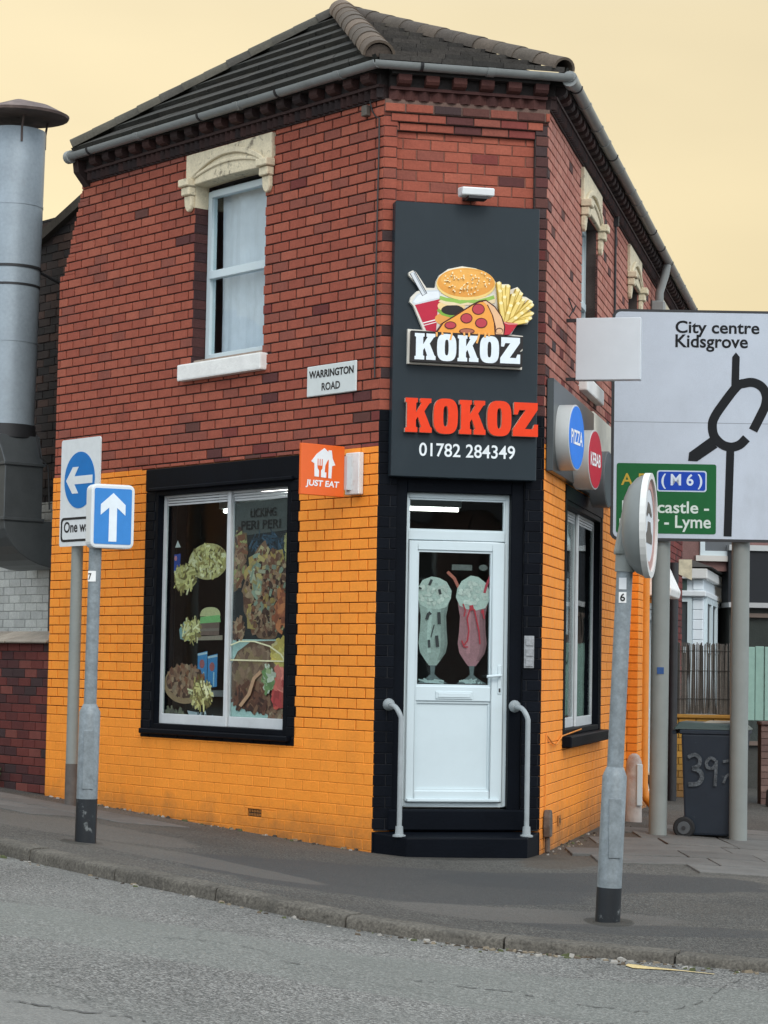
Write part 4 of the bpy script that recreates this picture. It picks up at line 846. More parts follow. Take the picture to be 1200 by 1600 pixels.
# JUST EAT projecting sign: panel square to the wall
ju = .29; JF = Fr((W.P(ju, 0, 0).x, W.P(ju, 0, 0).y), (W.n.x, W.n.y), (W.d.x * -1, W.d.y * -1)); JF = Fr((W.P(ju, 0, 0).x, W.P(ju, 0, 0).y), (W.n.x, W.n.y), (-W.d.x, -W.d.y))
JE = thing('projecting_sign', 'square orange sign with white house emblem sticking out of the left wall', 'shop sign', tuple(W.P(ju, 2.75, .2)))
M_OSIGN = mat('orange_acrylic', (.80, .125, .012), rough=.4, var=.05)
b = MB(); b.fbox(JF, .10, .52, 2.742, 3.135, -.03, 0); b.build('sign_panel', M_OSIGN, JE, bevel=.004)
b = MB(); b.fbox(W, ju - .12, ju + .05, 2.765, 3.09, .005, .055); b.build('wall_plate', mat('white_box', (.72, .72, .70), rough=.5, dirt=(.45, .2, .1), dirt_amt=.5, dirt_scale=9), JE, bevel=.006)
b = MB(); b.fbox(W, ju - .03, ju + .03, 2.80, 3.06, .055, .10); b.build('bracket', M_ALU, JE)
x0 = .52; jz = 2.742; s_ = .39 / 840
def jp(pts): return [((x - 125) * .42 / 675, (1070 - y) * s_) for x, y in pts]
b = MB(); WH = (.80, .84, .86)
shape(b, JF, x0, jz, jp([(330, 760), (325, 545), (275, 515), (360, 385), (475, 280), (540, 340), (540, 310), (590, 310), (605, 440), (650, 550), (600, 570), (590, 775)]), .0, .003, WH); b.build('house_emblem', M_PRINT, JE)
b = MB()
for xx in (378, 410, 442): shape(b, JF, x0, jz, jp(ribbon([(xx, 465), (xx, 590)], 12)), .003, .0042, (.75, .12, .02))
shape(b, JF, x0, jz, jp([(370, 575), (450, 575), (448, 620), (425, 655), (425, 765), (397, 765), (397, 655), (374, 620)]), .003, .0045, (.75, .12, .02)); shape(b, JF, x0, jz, jp([(535, 465), (545, 480), (540, 775), (510, 775), (512, 680), (485, 680), (492, 570)]), .003, .0045, (.75, .12, .02)); b.build('cutlery_emblem', M_PRINT, JE)
text(JF, 'JUST EAT', .52 - .042, jz + .055, .32, .062, .0, M_PRINT, JE, WH, bold=.03, shear=.12)
# blank white box sign on the right wall
bu = 1.1; BF = Fr((Q.P(bu, 0, 0).x, Q.P(bu, 0, 0).y), (Q.n.x, Q.n.y), (-Q.d.x, -Q.d.y))
BS = thing('blank_box_sign', 'blank white square box sign sticking out of the right wall', 'sign', tuple(Q.P(bu, 3.95, .35)))
M_BLANK = mat('white_acrylic', (.62, .66, .69), rough=.35, var=.05, scale=3)
b = MB(); b.fbox(BF, .085, .622, 3.835, 4.352, -.10, 0); b.build('light_box', M_BLANK, BS, bevel=.004)
b = MB(); b.fbox(BF, .0, .10, 4.325, 4.352, -.06, -.03); b.fbox(BF, .0, .10, 3.835, 3.86, -.06, -.03); b.build('wall_bracket', M_IRON, BS)
pipe([Q.P(bu - .02, 4.36, .03), Q.P(bu + .02, 4.46, .08), Q.P(bu + .1, 4.42, .05), Q.P(bu, 4.52, .02)], .006, M_IRON, 'cable', 6, BS)
# round drum signs on the fascia
def drum(u, z, r, depth, face, side, word, label, turn):
    c = Q.P(u, z, .06); n = Q.n; d_ = Matrix.Rotation(R(turn), 3, 'Z') @ Q.d; n2 = Vector((d_.y, -d_.x, 0)); f = Fr((c.x, c.y), d_, n2)
    t = thing('round_sign', label, 'round sign', tuple(c - Z * r), 'round drum signs on the right fascia')
    b = MB(); b.prism([f.P(r * math.cos(a), z + r * math.sin(a), 0) for a in [2 * math.pi * k / 36 for k in range(36)]], [f.P(r * math.cos(a), z + r * math.sin(a), depth) for a in [2 * math.pi * k / 36 for k in range(36)]])
    b.build('drum', side, t, smooth=True, bevel=.004)
    b = MB(); pr = r - .012; shape(b, f, 0, z, ell(0, 0, pr, pr, 36), depth, depth + .003, face); b.build('sign_face', M_PRINT, t)
    if word: text(f, word, -r * .72, z - r * .22, r * 1.44, r * .44, depth + .003, M_PRINT, t, (.88, .88, .88), bold=.02)
M_DRUM = mat('silver_drum', (.50, .51, .50), rough=.35, var=.06)
drum(.42, 3.285, .262, .135, (.02, .20, .74), M_DRUM, 'PIZZA', 'blue round PIZZA drum sign on the right fascia', -6)
drum(1.42, 3.20, .25, .16, (.50, .012, .03), M_DRUM, 'KEBAB', 'red round KEBAB drum sign on the right fascia', -6)
drum(2.55, 3.13, .25, .14, (.10, .11, .12), mat('dark_drum', (.12, .125, .13), rough=.4), None, 'plain grey drum sign beside the big road sign edge', -3)

# ================================================================== PRINTS AND THINGS BEHIND THE GLASS
def scatter(b, fr, u0, z0, cx, cy, rx, ry, n, ln, wd, cols, o, rs):
    for k in range(n):
        a, q = rs.uniform(0, 6.283), math.sqrt(rs.random()); x, y = cx + rx * q * math.cos(a), cy + ry * q * math.sin(a); t = rs.uniform(0, 3.14); c, s = math.cos(t), math.sin(t)
        l2, w2 = ln * rs.uniform(.6, 1.2) / 2, wd * rs.uniform(.7, 1.3) / 2; sg = fr.sgn(); j = rs.choice(cols); f = rs.uniform(.7, 1.15); oo = o + k * .00001
        m_ = 1 + rs.uniform(-.3, .3)
        b.face([fr.P(u0 + sg * (x + p * c - r_2 * s), z0 + y + p * s + r_2 * c, oo) for p, r_2 in ((-l2, -w2), (0, -w2 * 1.3 * m_), (l2, -w2), (l2, w2), (0, w2 * 1.3), (-l2, w2))], (j[0] * f, j[1] * f, j[2] * f))
CH = [(.66, .60, .26), (.56, .50, .19), (.44, .38, .12), (.78, .72, .42), (.16, .12, .035), (.30, .23, .07)]
ME = [(.28, .15, .09), (.18, .075, .045), (.36, .21, .125), (.08, .035, .024), (.26, .10, .05), (.42, .28, .17)]
rs = random.Random(11); oL, oR = -.090, -.112
def wx(px): return (px - 252) * .0093
def wy(py): return (1137 - py) * .00552
STK = thing('window_sticker', 'food photo stickers of chips, kebab and burger on the left half of the shop window', 'sticker', tuple(W.P(2.5, .95, oL)))
def flat(bb, pts, o, col): shape(bb, W, 2.985, .89, [(wx(x), wy(y)) for x, y in pts], o - .0015, o, col)
def sc(bb, cx, cy, rx, ry, n, ln, wd, cols, o): scatter(bb, W, 2.985, .89, wx(cx), wy(cy), rx * .0093, ry * .0055, n, ln, wd, cols, o, rs)
b = MB(); flat(b, ell(318, 881, 31, 28), oL, (.44, .38, .16)); sc(b, 318, 881, 28, 25, 240, .06, .018, CH, oL + .001); b.build('chip_tray', M_PRINT_W, STK)
b = MB(); flat(b, ell(283, 907, 15, 17, 14), oL + .012, (.36, .32, .12)); sc(b, 283, 907, 17, 20, 90, .11, .018, CH, oL + .0125); b.build('chips', M_PRINT_W, STK)
b = MB(); flat(b, ell(323, 965, 16, 14, 20, 2.4, math.pi, 2 * math.pi), oL, (.50, .48, .24)); flat(b, [(308, 966), (338, 963), (340, 974), (306, 976)], oL + .001, (.20, .46, .16)); flat(b, [(308, 976), (338, 974), (338, 994), (308, 994)], oL + .0015, (.16, .10, .08)); flat(b, [(308, 984), (338, 983), (338, 987), (308, 988)], oL + .002, (.20, .16, .13)); flat(b, [(300, 996), (343, 994), (343, 1001), (298, 1002)], oL, (.30, .24, .18)); b.build('burger', M_PRINT_W, STK)
b = MB(); flat(b, [(276, 1000), (274, 985), (282, 972), (292, 985), (290, 1003)], oL, (.20, .34, .34)); sc(b, 295, 986, 15, 17, 80, .10, .016, CH, oL + .001); b.build('chips', M_PRINT_W, STK)
b = MB(); flat(b, ell(285, 1070, 34, 30), oL, (.34, .22, .12)); flat(b, ell(286, 1066, 31, 25), oL + .001, (.10, .05, .035)); sc(b, 285, 1064, 30, 23, 200, .07, .028, ME + [(.30, .21, .14)], oL + .0015); b.build('kebab_tray', M_PRINT_W, STK)
b = MB(); flat(b, ell(314, 1083, 15, 17), oL + .015, (.34, .31, .10)); sc(b, 314, 1083, 16, 20, 90, .11, .017, CH, oL + .0155); b.build('chips', M_PRINT_W, STK)
b = MB()
for k, x in enumerate((312, 328)):
    flat(b, [(x - 7, 1075), (x - 7, 1022 + 4 * k), (x + 8, 1018 + 4 * k), (x + 8, 1072)], oL, (.04, .22, .46)); flat(b, ell(x, 1038 + 4 * k, 4, 7, 12), oL + .001, (.34, .10, .10)); flat(b, ribbon([(x - 7, 1024 + 4 * k), (x + 8, 1021 + 4 * k)], 3), oL + .0012, (.45, .58, .62)); flat(b, ribbon([(x + 3, 1050), (x + 3, 1072)], 2), oL + .0012, (.3, .5, .62))
b.build('drink_cans', M_PRINT_W, STK)
b = MB(); flat(b, [(263, 896), (263, 868), (273, 867), (273, 895)], oL, (.02, .06, .30)); flat(b, ell(265.5, 874, 2.2, 4, 10), oL + .001, (.6, .25, .28)); flat(b, [(264, 857), (268, 846), (273, 857)], oL, (.55, .58, .55)); b.build('drink_label', M_PRINT_W, STK)
b = MB(); flat(b, [(300, 1135), (290, 1110), (305, 1112), (335, 1128), (340, 1136)], oL, (.36, .42, .45)); sc(b, 315, 1125, 18, 9, 40, .09, .02, [(.5, .56, .6), (.2, .25, .28), (.1, .13, .15)], oL + .001); sc(b, 268, 1122, 18, 12, 50, .10, .03, [(.14, .14, .09), (.2, .19, .12), (.09, .08, .06)], oL); b.build('leaflets', M_PRINT_W, STK)
PO = thing('window_poster', 'large doner kebab photo poster on the right half of the shop window', 'poster', tuple(W.P(1.6, .95, oR)))
def flatR(bb, pts, o, col): flat(bb, pts, o, col)
b = MB(); flat(b, [(352, 1000), (352, 845), (446, 838), (446, 1000)], oR, (.016, .020, .022)); b.build('poster_background', M_PRINT_W, PO)
cone = [(372, 958), (370, 925), (378, 905), (382, 880), (392, 862), (402, 852), (408, 870), (418, 866), (428, 880), (436, 905), (444, 915), (444, 955), (430, 975), (420, 998), (410, 1000), (395, 998), (385, 985)]
b = MB(); flat(b, cone, oR + .002, (.22, .12, .07)); sc(b, 408, 930, 31, 60, 110, .17, .085, ME + [(.50, .42, .22), (.34, .40, .28), (.52, .36, .12)], oR + .003); sc(b, 408, 930, 33, 64, 420, .055, .030, ME + ME + ME + [(.46, .36, .18), (.26, .30, .22), (.50, .32, .10), (.06, .03, .02), (.05, .025, .018)], oR + .006); sc(b, 392, 905, 10, 34, 34, .09, .025, [(.46, .44, .30), (.30, .36, .26), (.50, .38, .15)], oR + .012); sc(b, 432, 960, 12, 30, 60, .09, .04, [(.34, .10, .04), (.24, .07, .03), (.44, .16, .06)], oR + .013); b.build('doner_cone', M_PRINT_W, PO)
b = MB(); flat(b, [(354, 930), (354, 858), (364, 838), (374, 840), (376, 870), (370, 900), (362, 925)], oR + .002, (.16, .11, .06)); sc(b, 363, 878, 9, 42, 110, .09, .03, ME + [(.36, .36, .14), (.28, .24, .10)], oR + .003); sc(b, 440, 872, 6, 36, 70, .11, .035, [(.46, .40, .16), (.36, .32, .12), (.50, .46, .30)], oR + .003); sc(b, 362, 985, 12, 14, 50, .09, .03, ME, oR + .003); b.build('doner_pieces', M_PRINT_W, PO)
b = MB(); sc(b, 405, 860, 26, 18, 60, .12, .012, [(.03, .07, .11), (.05, .10, .15), (.02, .04, .06)], oR + .001); b.build('poster_sky', M_PRINT_W, PO)
b = MB(); flat(b, [(350, 1134), (352, 1000), (446, 1000), (444, 1134)], oR, (.46, .62, .57)); b.build('plate_background', M_PRINT_W, PO)
pz = [(352, 1075), (354, 1040), (364, 1018), (384, 1003), (444, 1001), (444, 1133), (430, 1128), (415, 1112), (395, 1105), (368, 1102), (358, 1092)]
b = MB(); flat(b, pz, oR + .002, (.17, .09, .055)); sc(b, 398, 1045, 38, 32, 230, .12, .045, [(.29, .17, .11), (.36, .23, .15), (.22, .12, .08), (.32, .21, .11)], oR + .003); sc(b, 395, 1085, 38, 20, 230, .11, .03, [(.13, .045, .03), (.19, .07, .04), (.07, .028, .02), (.27, .13, .075)], oR + .004); sc(b, 428, 1112, 15, 16, 90, .09, .03, ME, oR + .004); b.build('pizza_print', M_PRINT_W, PO)
b = MB(); sc(b, 432, 1022, 12, 20, 80, .11, .035, [(.62, .52, .14), (.54, .42, .10), (.66, .56, .26)], oR + .018); sc(b, 432, 1060, 11, 14, 40, .12, .06, [(.56, .14, .11), (.60, .20, .15), (.44, .07, .06)], oR + .019); sc(b, 430, 1085, 9, 10, 30, .11, .05, [(.42, .07, .05), (.34, .04, .04)], oR + .019); sc(b, 413, 1058, 7, 16, 50, .10, .03, [(.10, .20, .07), (.20, .28, .14), (.36, .44, .34)], oR + .021); flat(b, ribbon([(372, 1100), (385, 1082), (392, 1058), (402, 1048)], 5), oR + .02, (.38, .24, .14)); b.build('salad_print', M_PRINT_W, PO)
LE2 = MB(); oo = oR + .024
arc = ribbon([(356, 1009), (370, 1003), (392, 1003), (415, 1010), (432, 1022), (444, 1042)], 2.0); flat(LE2, arc, oo, (.66, .66, .42)); flat(LE2, ribbon([(352, 1031), (446, 1032)], 2.2), oo + .001, (.62, .60, .38)); LE2.build('poster_lines', M_PRINT_W, PO)
text(W, 'LICKING', 1.80, 2.655, .36, .075, oR + .002, M_PRINT_W, PO, (.015, .016, .016), bold=.02); text(W, 'PERI PERI', 1.93, 2.555, .55, .075, oR + .002, M_PRINT_W, PO, (.015, .016, .016), bold=.02)
b = MB(); flat(b, [(352, 845), (352, 795), (446, 790), (446, 838)], oR - .002, (.075, .085, .080)); b.build('poster_heading', M_PRINT_W, PO)
# milkshake prints on the door glass
MS = thing('door_sticker', 'two milkshake photo stickers on the glass of the white door', 'sticker', tuple(K.P(.64, 1.3, DO - .03)))
oD = DO - .024
def kp(pts): return [((x - 652) * .00503, (1072 - y) * .0049) for x, y in pts]
def kf(bb, pts, o, col): shape(bb, K, .342, 1.302, kp(pts), o - .001, o, col)
def shake(cx, top, col, cream, dr, nm, cut):
    b = MB(); pr = [(25, 930), (23, 945), (20, 962), (21, 985), (23, 1005), (20, 1020), (12, 1032), (6, 1040)]
    l = [(max(653, cx - w_) if cut else cx - w_, y) for w_, y in pr]; r_2 = [(cx + w_, y) for w_, y in pr]; kf(b, l + r_2[::-1], oD, col)
    kf(b, [(cx - 4, 1040), (cx + 4, 1040), (cx + 3, 1054), (cx + 10, 1060), (cx + 24, 1068), (max(653, cx - 24) if cut else cx - 24, 1068), (cx - 10, 1060), (cx - 3, 1054)], oD, (.10, .13, .13))
    for k in range(12): kf(b, ribbon([(cx + rs.uniform(-22, 20), rs.uniform(1060, 1068)), (cx + rs.uniform(-16, 20), rs.uniform(1062, 1068))], 2.5), oD + .0005 + k * .0001, (.34, .42, .40))
    dk_ = tuple(c * .55 for c in col); lt_ = tuple(min(1, c * 1.35) for c in col)
    kf(b, [(cx + w_ * .55, y) for w_, y in pr[1:-1]] + [(cx + w_ * .97, y) for w_, y in pr[1:-1]][::-1], oD + .0012, tuple(c * .72 for c in col)); kf(b, [(cx + w_ * .80, y) for w_, y in pr[1:-1]] + [(cx + w_ * .98, y) for w_, y in pr[1:-1]][::-1], oD + .0016, dk_)
    kf(b, [(cx - w_ * .45, y) for w_, y in pr[1:-2]] + [(cx - w_ * .15, y) for w_, y in pr[1:-2]][::-1], oD + .0014, lt_)
    body = b.build(nm, M_PRINT_W, MS)
    b = MB(); kf(b, [(max(653, cx - 27) if cut else cx - 27, 932), (max(653, cx - 25) if cut else cx - 25, 918), (cx - 18, 906), (cx - 4, top), (cx + 8, top + 2), (cx + 20, 908), (cx + 28, 922), (cx + 27, 934), (cx + 20, 948), (cx + 6, 952), (cx - 10, 950), (cx - 21, 945)], oD + .002, cream)
    for k in range(46): 
        a = rs.uniform(0, 6.28); q = math.sqrt(rs.random()); q2 = rs.uniform(.8, 1.08); kf(b, ell(max(657, cx + 22 * q * math.cos(a)), 926 + 19 * q * math.sin(a), rs.uniform(2, 5), rs.uniform(2, 4), 8), oD + .0025 + k * .0001, tuple(c * q2 for c in cream))
    b.build('whipped_cream', M_PRINT_W, body)
    b = MB()
    for k, pts in enumerate(dr[1]): kf(b, ribbon(pts[0], pts[1]), oD + .009 + k * .0002, dr[0])
    b.build('syrup', M_PRINT_W, body)
shake(680, 900, (.30, .36, .32), (.44, .51, .45), ((.02, .025, .025), [([(672, 958), (669, 968)], 5), ([(672, 956), (676, 960)], 3), ([(688, 956), (689, 975)], 5), ([(681, 976), (676, 996)], 1.5), ([(673, 1000), (674, 1012)], 4), ([(685, 993), (687, 1011)], 5), ([(676, 905), (672, 914)], 4), ([(688, 920), (690, 928)], 4), ([(656, 918), (660, 920)], 3), ([(655, 950), (657, 957)], 3), ([(655, 975), (657, 990)], 2)]), 'milkshake', True)
shake(742, 897, (.34, .155, .17), (.46, .53, .47), ((.38, .02, .035), [([(726, 942), (730, 952), (728, 962)], 2), ([(738, 948), (733, 965), (736, 985), (734, 1000), (728, 1008)], 2.2), ([(739, 944), (741, 952)], 6), ([(744, 950), (752, 985), (754, 1005)], 2.2), ([(757, 950), (760, 965)], 2.5), ([(757, 952), (758, 956)], 5), ([(725, 1000), (729, 1010), (735, 1010)], 2.2)]), 'milkshake', False)
b = MB(); kf(b, ribbon([(701, 892), (712, 902), (719, 916)], 5), oD + .001, (.42, .12, .08)); kf(b, ribbon([(770, 895), (763, 912), (760, 924)], 4), oD + .008, (.34, .03, .05)); b.build('straws', M_PRINT_W, MS)
b = MB(); kf(b, [(708, 880), (740, 880), (740, 889), (708, 889)], oD, (.10, .11, .10)); kf(b, ell(758, 884, 7, 5, 12), oD, (.10, .11, .10)); b.build('small_stickers', M_PRINT_W, MS)
# lit fluorescent tubes inside
M_TUBE = mat('lit_tube', (1.0, .97, .88), var=0, emit=3.0)
for k, (fr_, a, c, oo_, tz) in enumerate(((K, .80, 1.52, -3.5, 2.905), (W, 2.45, 3.45, -1.0, 2.825), (K, -.9, .1, -2.6, 2.965))):
    t = thing('tube_light', ('lit fluorescent tube on the ceiling just behind the door', 'lit fluorescent tube behind the right half of the shop window', 'lit fluorescent tube deeper inside the shop')[k], 'lamp', tuple(fr_.P((a + c) / 2, 2.98, oo_)), 'shop ceiling lights')
    b = MB(); b.fbox(fr_, a, c, tz + .02, 3.06, oo_ - .05, oo_ + .05); b.build('fitting', M_UPVC, t)
    b = MB(); b.tube([fr_.P(a + .02, tz, oo_), fr_.P(c - .02, tz, oo_)], .018, 8); b.build('tube', M_TUBE, t)
CT = thing('shop_counter', 'dark serving counter inside the shop seen through the window', 'counter', tuple(K.P(0, .2, -3.4)))
b = MB(); b.fbox(K, -1.35, 2.2, .2, 1.15, -3.6, -3.1); b.build('counter_body', mat('dark_laminate', (.05, .045, .04), rough=.4), CT); b = MB(); b.fbox(K, -1.35, 2.2, 1.15, 1.2, -3.65, -3.05); b.build('counter_top', M_ALU, CT)
# posters in the right-hand window
RP = thing('notice', 'white paper notice stuck inside the right shop window', 'notice', tuple(Q.P(1.8, 1.6, -.11)))
b = MB(); b.fbox(Q, 1.62, 2.35, 1.75, 2.30, -.125, -.122); b.build('paper', mat('paper', (.55, .58, .6), rough=.8), RP)
b = MB()
for k in range(5): b.fbox(Q, 1.75, 2.2, 1.85 + k * .08, 1.87 + k * .08, -.1215, -.121, (.06, .07, .08))
b.fbox(Q, 1.62, 2.35, 2.24, 2.30, -.1215, -.1205, (.05, .06, .07)); b.build('print', M_PRINT_W, RP)
b = MB(); b.fbox(Q, 1.4, 2.45, 2.5, 2.83, -.13, -.125, (.01, .07, .045)); tag(b.build('window_banner', M_PRINT_W, None, origin=Q.P(1.9, 2.5, -.13)), 'dark green banner across the top of the right shop window', 'banner')

# ================================================================== STREET FURNITURE
M_RAIL = mat('grey_handrail', (.30, .33, .34), rough=.45, var=.12, scale=12)
for k, (u, uf) in enumerate(((.165, .115), (1.155, 1.108))):
    hr = thing('handrail', ('grey tubular handrail on the left of the shop step', 'grey tubular handrail on the right of the shop step')[k], 'handrail', tuple(K.P(u, .18, .22)), 'handrails of the doorway')
    pts = [K.P(u, .175, .22), K.P(u, 1.06, .22)] + [K.P(u + (uf - u) * t, 1.06 + .09 * math.sin(a), .22 - .10 * (1 - math.cos(a))) for t, a in [(j / 6, j / 6 * math.pi / 2) for j in range(1, 7)]] + [K.P(uf, 1.155, .01)]
    b = MB(); b.tube(pts, .0195, 12); b.build('rail', M_RAIL, hr, smooth=True)
    b = MB(); b.tube([K.P(uf, 1.155, .003), K.P(uf, 1.155, .02), K.P(uf, 1.155, .05)], [.048, .045, .028], 14); b.build('wall_flange', M_RAIL, hr, smooth=True)
    b = MB(); b.tube([K.P(u, .172, .22), K.P(u, .185, .22), K.P(u, .19, .22), K.P(u, .25, .22)], [.05, .05, .032, .028], 14); b.build('base_flange', M_RAIL, hr, smooth=True)
# wide-base sign posts
M_BASEBLK = mat('black_post_band', (.007, .009, .012), rough=.5, var=.3, scale=10, dirt=(.16, .17, .17), dirt_amt=.85, dirt_scale=14, dirt_lo=.60, dirt_hi=.66)
def wide_post(t, x, y, lean, zg, z_band, z_sh, z_top, r0, r1, head):
    ax = lambda z: Vector((x + lean * (z - zg), y, z))
    b = MB(); b.tube([ax(zg - .05), ax(z_band)], r0 + .001, 18); b.build('black_band', M_BASEBLK, t, smooth=True)
    b = MB(); b.tube([ax(z_band), ax(z_sh), ax(z_sh + .05), ax(z_sh + .052), ax(z_top)], [r0, r0, r1 + .003, r1, r1], 18); b.build('post', M_GALV, t, smooth=True)
    b = MB(); b.fbox(rframe(x + lean * .5 + .0, y, 8), -.035, .035, zg + .35, z_sh - .12, r0 * .90, r0 + .004); b.build('access_door', M_GALV, t, bevel=.003)
    return ax
# 1 - ahead arrow (left, near)
x, y = -1.925, 15.1; zg = gz(x, y)
AS = thing('arrow_sign_post', 'illuminated blue sign with white upward arrow on a wide-based grey post', 'traffic sign', (x, y, zg))
ax = wide_post(AS, x, y, .008, zg, zg + .285, zg + .855, 2.3, .070, .042, None)
hx = ax(2.4); AF = rframe(hx.x + .115, hx.y - .06, 24)
hwid, hz0, hz1 = .150, 2.190, 2.615
b = MB(); pr = rrect(-hwid, hz0, hwid, hz1, .04)
b.prism([AF.P(px, pz_, -.12) for px, pz_ in pr], [AF.P(px, pz_, 0) for px, pz_ in pr]); hs = b.build('sign_housing', mat('white_housing', (.66, .69, .70), rough=.4, var=.06), AS, bevel=.012, seg=2)
b = MB(); shape(b, AF, 0, 0, rrect(-.128, hz0 + .028, .128, hz1 - .028, .012), 0, .003, (.045, .22, .56)); b.build('sign_face', M_PRINT, hs)
b = MB(); ar = [(-.027, hz0 + .045), (.027, hz0 + .045), (.027, hz1 - .155), (.085, hz1 - .205), (.085, hz1 - .135), (0, hz1 - .058), (-.085, hz1 - .135), (-.085, hz1 - .205), (-.027, hz1 - .155)]
shape(b, AF, 0, 0, ar, .003, .005, (.72, .78, .82)); b.build('arrow', M_PRINT, hs)
b = MB(); f7 = rframe(ax(1.98).x - .004, ax(1.98).y, -8); b.fbox(f7, -.028, .024, 1.97, 2.04, .038, .0445, (.8, .8, .78)); pl = b.build('number_plate', M_PRINT, AS); text(f7, '7', -.026, 1.98, .022, .045, .0445, M_PRINT, AS, (.03, .03, .03), bold=.02)
# 2 - round sign seen almost edge on (right, near)
x, y = 1.285, 12.8; zg = gz(x, y)
RS = thing('round_sign_post', 'round white traffic sign seen nearly edge-on atop a wide-based grey post', 'traffic sign', (x, y, zg))
ax = wide_post(RS, x, y, .038, zg, zg + .185, zg + .80, 2.10, .069, .046, None)
c = ax(2.265) + Vector((.115, -.02, 0)); n2 = Vector((.972, -.236, .0)).normalized(); d2 = Vector((-n2.y, n2.x, 0)); DF = Fr((c.x, c.y), d2, n2); zc = 2.262; rr = .292
b = MB(); prof = [(-.135, .10), (-.125, .17), (-.10, .225), (-.06, .268), (-.012, .290), (0, .292)]
rings = [[DF.P(q * math.cos(a), zc + q * math.sin(a), o) for a in [2 * math.pi * k / 40 for k in range(40)]] for o, q in prof]
for r0, r1 in zip(rings, rings[1:]): b.prism(r0, r1, caps=(False, False))
b.face(rings[0]); bk = b.build('dish_housing', mat('grey_dish', (.19, .205, .20), rough=.4, var=.08), RS, smooth=True)
b = MB(); ring2(b, DF, 0, zc, ell(0, 0, .296, .296, 40), ell(0, 0, .262, .262, 40), -.012, .022, (.66, .66, .64)); b.build('rim', M_PRINT, bk)
b = MB(); shape(b, DF, 0, zc, ell(0, 0, .263, .263, 40), -.01, .006, (.66, .69, .72)); fc = b.build('sign_face', M_PRINT, bk)
b = MB(); ring2(b, DF, 0, zc, ell(0, 0, .262, .262, 40), ell(0, 0, .205, .205, 40), .006, .009, (.46, .27, .24)); b.build('red_ring', M_PRINT, fc)
b = MB(); shape(b, DF, 0, zc, [(-.13, -.10), (-.13, -.05), (-.08, -.03), (-.05, .02), (.05, .02), (.08, -.03), (.13, -.05), (.13, -.10)], .006, .009, (.10, .09, .08)); shape(b, DF, 0, zc, [(-.12, .06), (-.06, .13), (.02, .12), (.11, .07), (.10, .05), (-.02, .075), (-.10, .045)], .006, .009, (.10, .09, .08)); b.build('vehicle_symbol', M_PRINT, fc)
b = MB(); b.prism([c + Vector(q) + Z * 0 for q in ((-.19, -.05, -.17), (-.07, -.05, -.17), (-.07, -.05, .10), (-.14, -.05, .09))], [c + Vector(q) for q in ((-.19, .06, -.17), (-.07, .06, -.17), (-.07, .06, .10), (-.14, .06, .09))]); b.build('lamp_housing', M_GREY, RS, bevel=.02, seg=2)
b = MB(); b.tube([ax(2.0), ax(2.1)], .056, 16); b.build('collar', M_GREY, RS, smooth=True)
f6 = rframe(ax(1.87).x - .006, ax(1.87).y, -4); b = MB(); b.fbox(f6, -.022, .020, 1.90, 1.965, .040, .0475, (.66, .68, .70)); b.build('inspection_label', M_PRINT, RS)
b = MB(); b.fbox(f6, -.022, .020, 1.825, 1.885, .040, .0475, (.80, .80, .78)); b.build('number_plate', M_PRINT, RS); text(f6, '6', -.015, 1.833, .028, .045, .0475, M_PRINT, RS, (.02, .02, .02), bold=.02)
# 3 - one way sign by the wall
x, y = -2.65, 19.72; zg = gz(x, y)
OW = thing('one_way_sign', 'white One way sign with blue disc and left arrow on a slim grey pole', 'traffic sign', (x, y, zg))
la = .0; px_ = lambda z: Vector((x + la * (z - zg), y, z))
b = MB(); b.tube([px_(zg - .05), px_(zg + .36)], .053, 14); b.build('pole_foot', mat('brown_post_foot', (.10, .085, .075), rough=.8, var=.3, scale=12), OW, smooth=True)
b = MB(); b.tube([px_(zg + .36), px_(3.2)], .051, 14); b.build('pole', M_GREY, OW, smooth=True)
pc_ = px_(2.9); pc_ = pc_ + W.n * .07 - W.d * .11; OF = Fr((pc_.x, pc_.y), (-W.d.x, -W.d.y), (W.n.x, W.n.y))
b = MB(); shape(b, OF, 0, 2.43, rrect(-.30, 0, .33, .93, .025), -.012, 0, (.66, .68, .68)); b.build('sign_plate', M_PRINT, OW)
b = MB(); shape(b, OF, .01, 3.00, ell(0, 0, .245, .245, 40), 0, .003, (.012, .16, .46)); dsc = b.build('blue_disc', M_PRINT, OW)
b = MB(); shape(b, OF, .01, 3.00, [(-.215, 0), (-.11, .115), (-.015, .115), (-.08, .035), (.21, .035), (.21, -.035), (-.08, -.035), (-.015, -.115), (-.11, -.115)], .003, .005, (.68, .70, .70)); b.build('arrow', M_PRINT, dsc)
b = MB(); ring2(b, OF, .01, 2.575, rrect(-.285, -.105, .285, .105, .04), rrect(-.265, -.085, .265, .085, .03), 0, .003, (.02, .02, .022)); b.build('border', M_PRINT, OW)
text(OF, 'One way', -.225, 2.520, .46, .125, 0, M_PRINT, OW, (.02, .02, .022), bold=.022)
for zz in (2.55, 3.2):
    b = MB(); b.fbox(OF, -.20, -.02, zz - .02, zz + .02, -.09, -.013); b.build('clamp', M_GALV, OW)
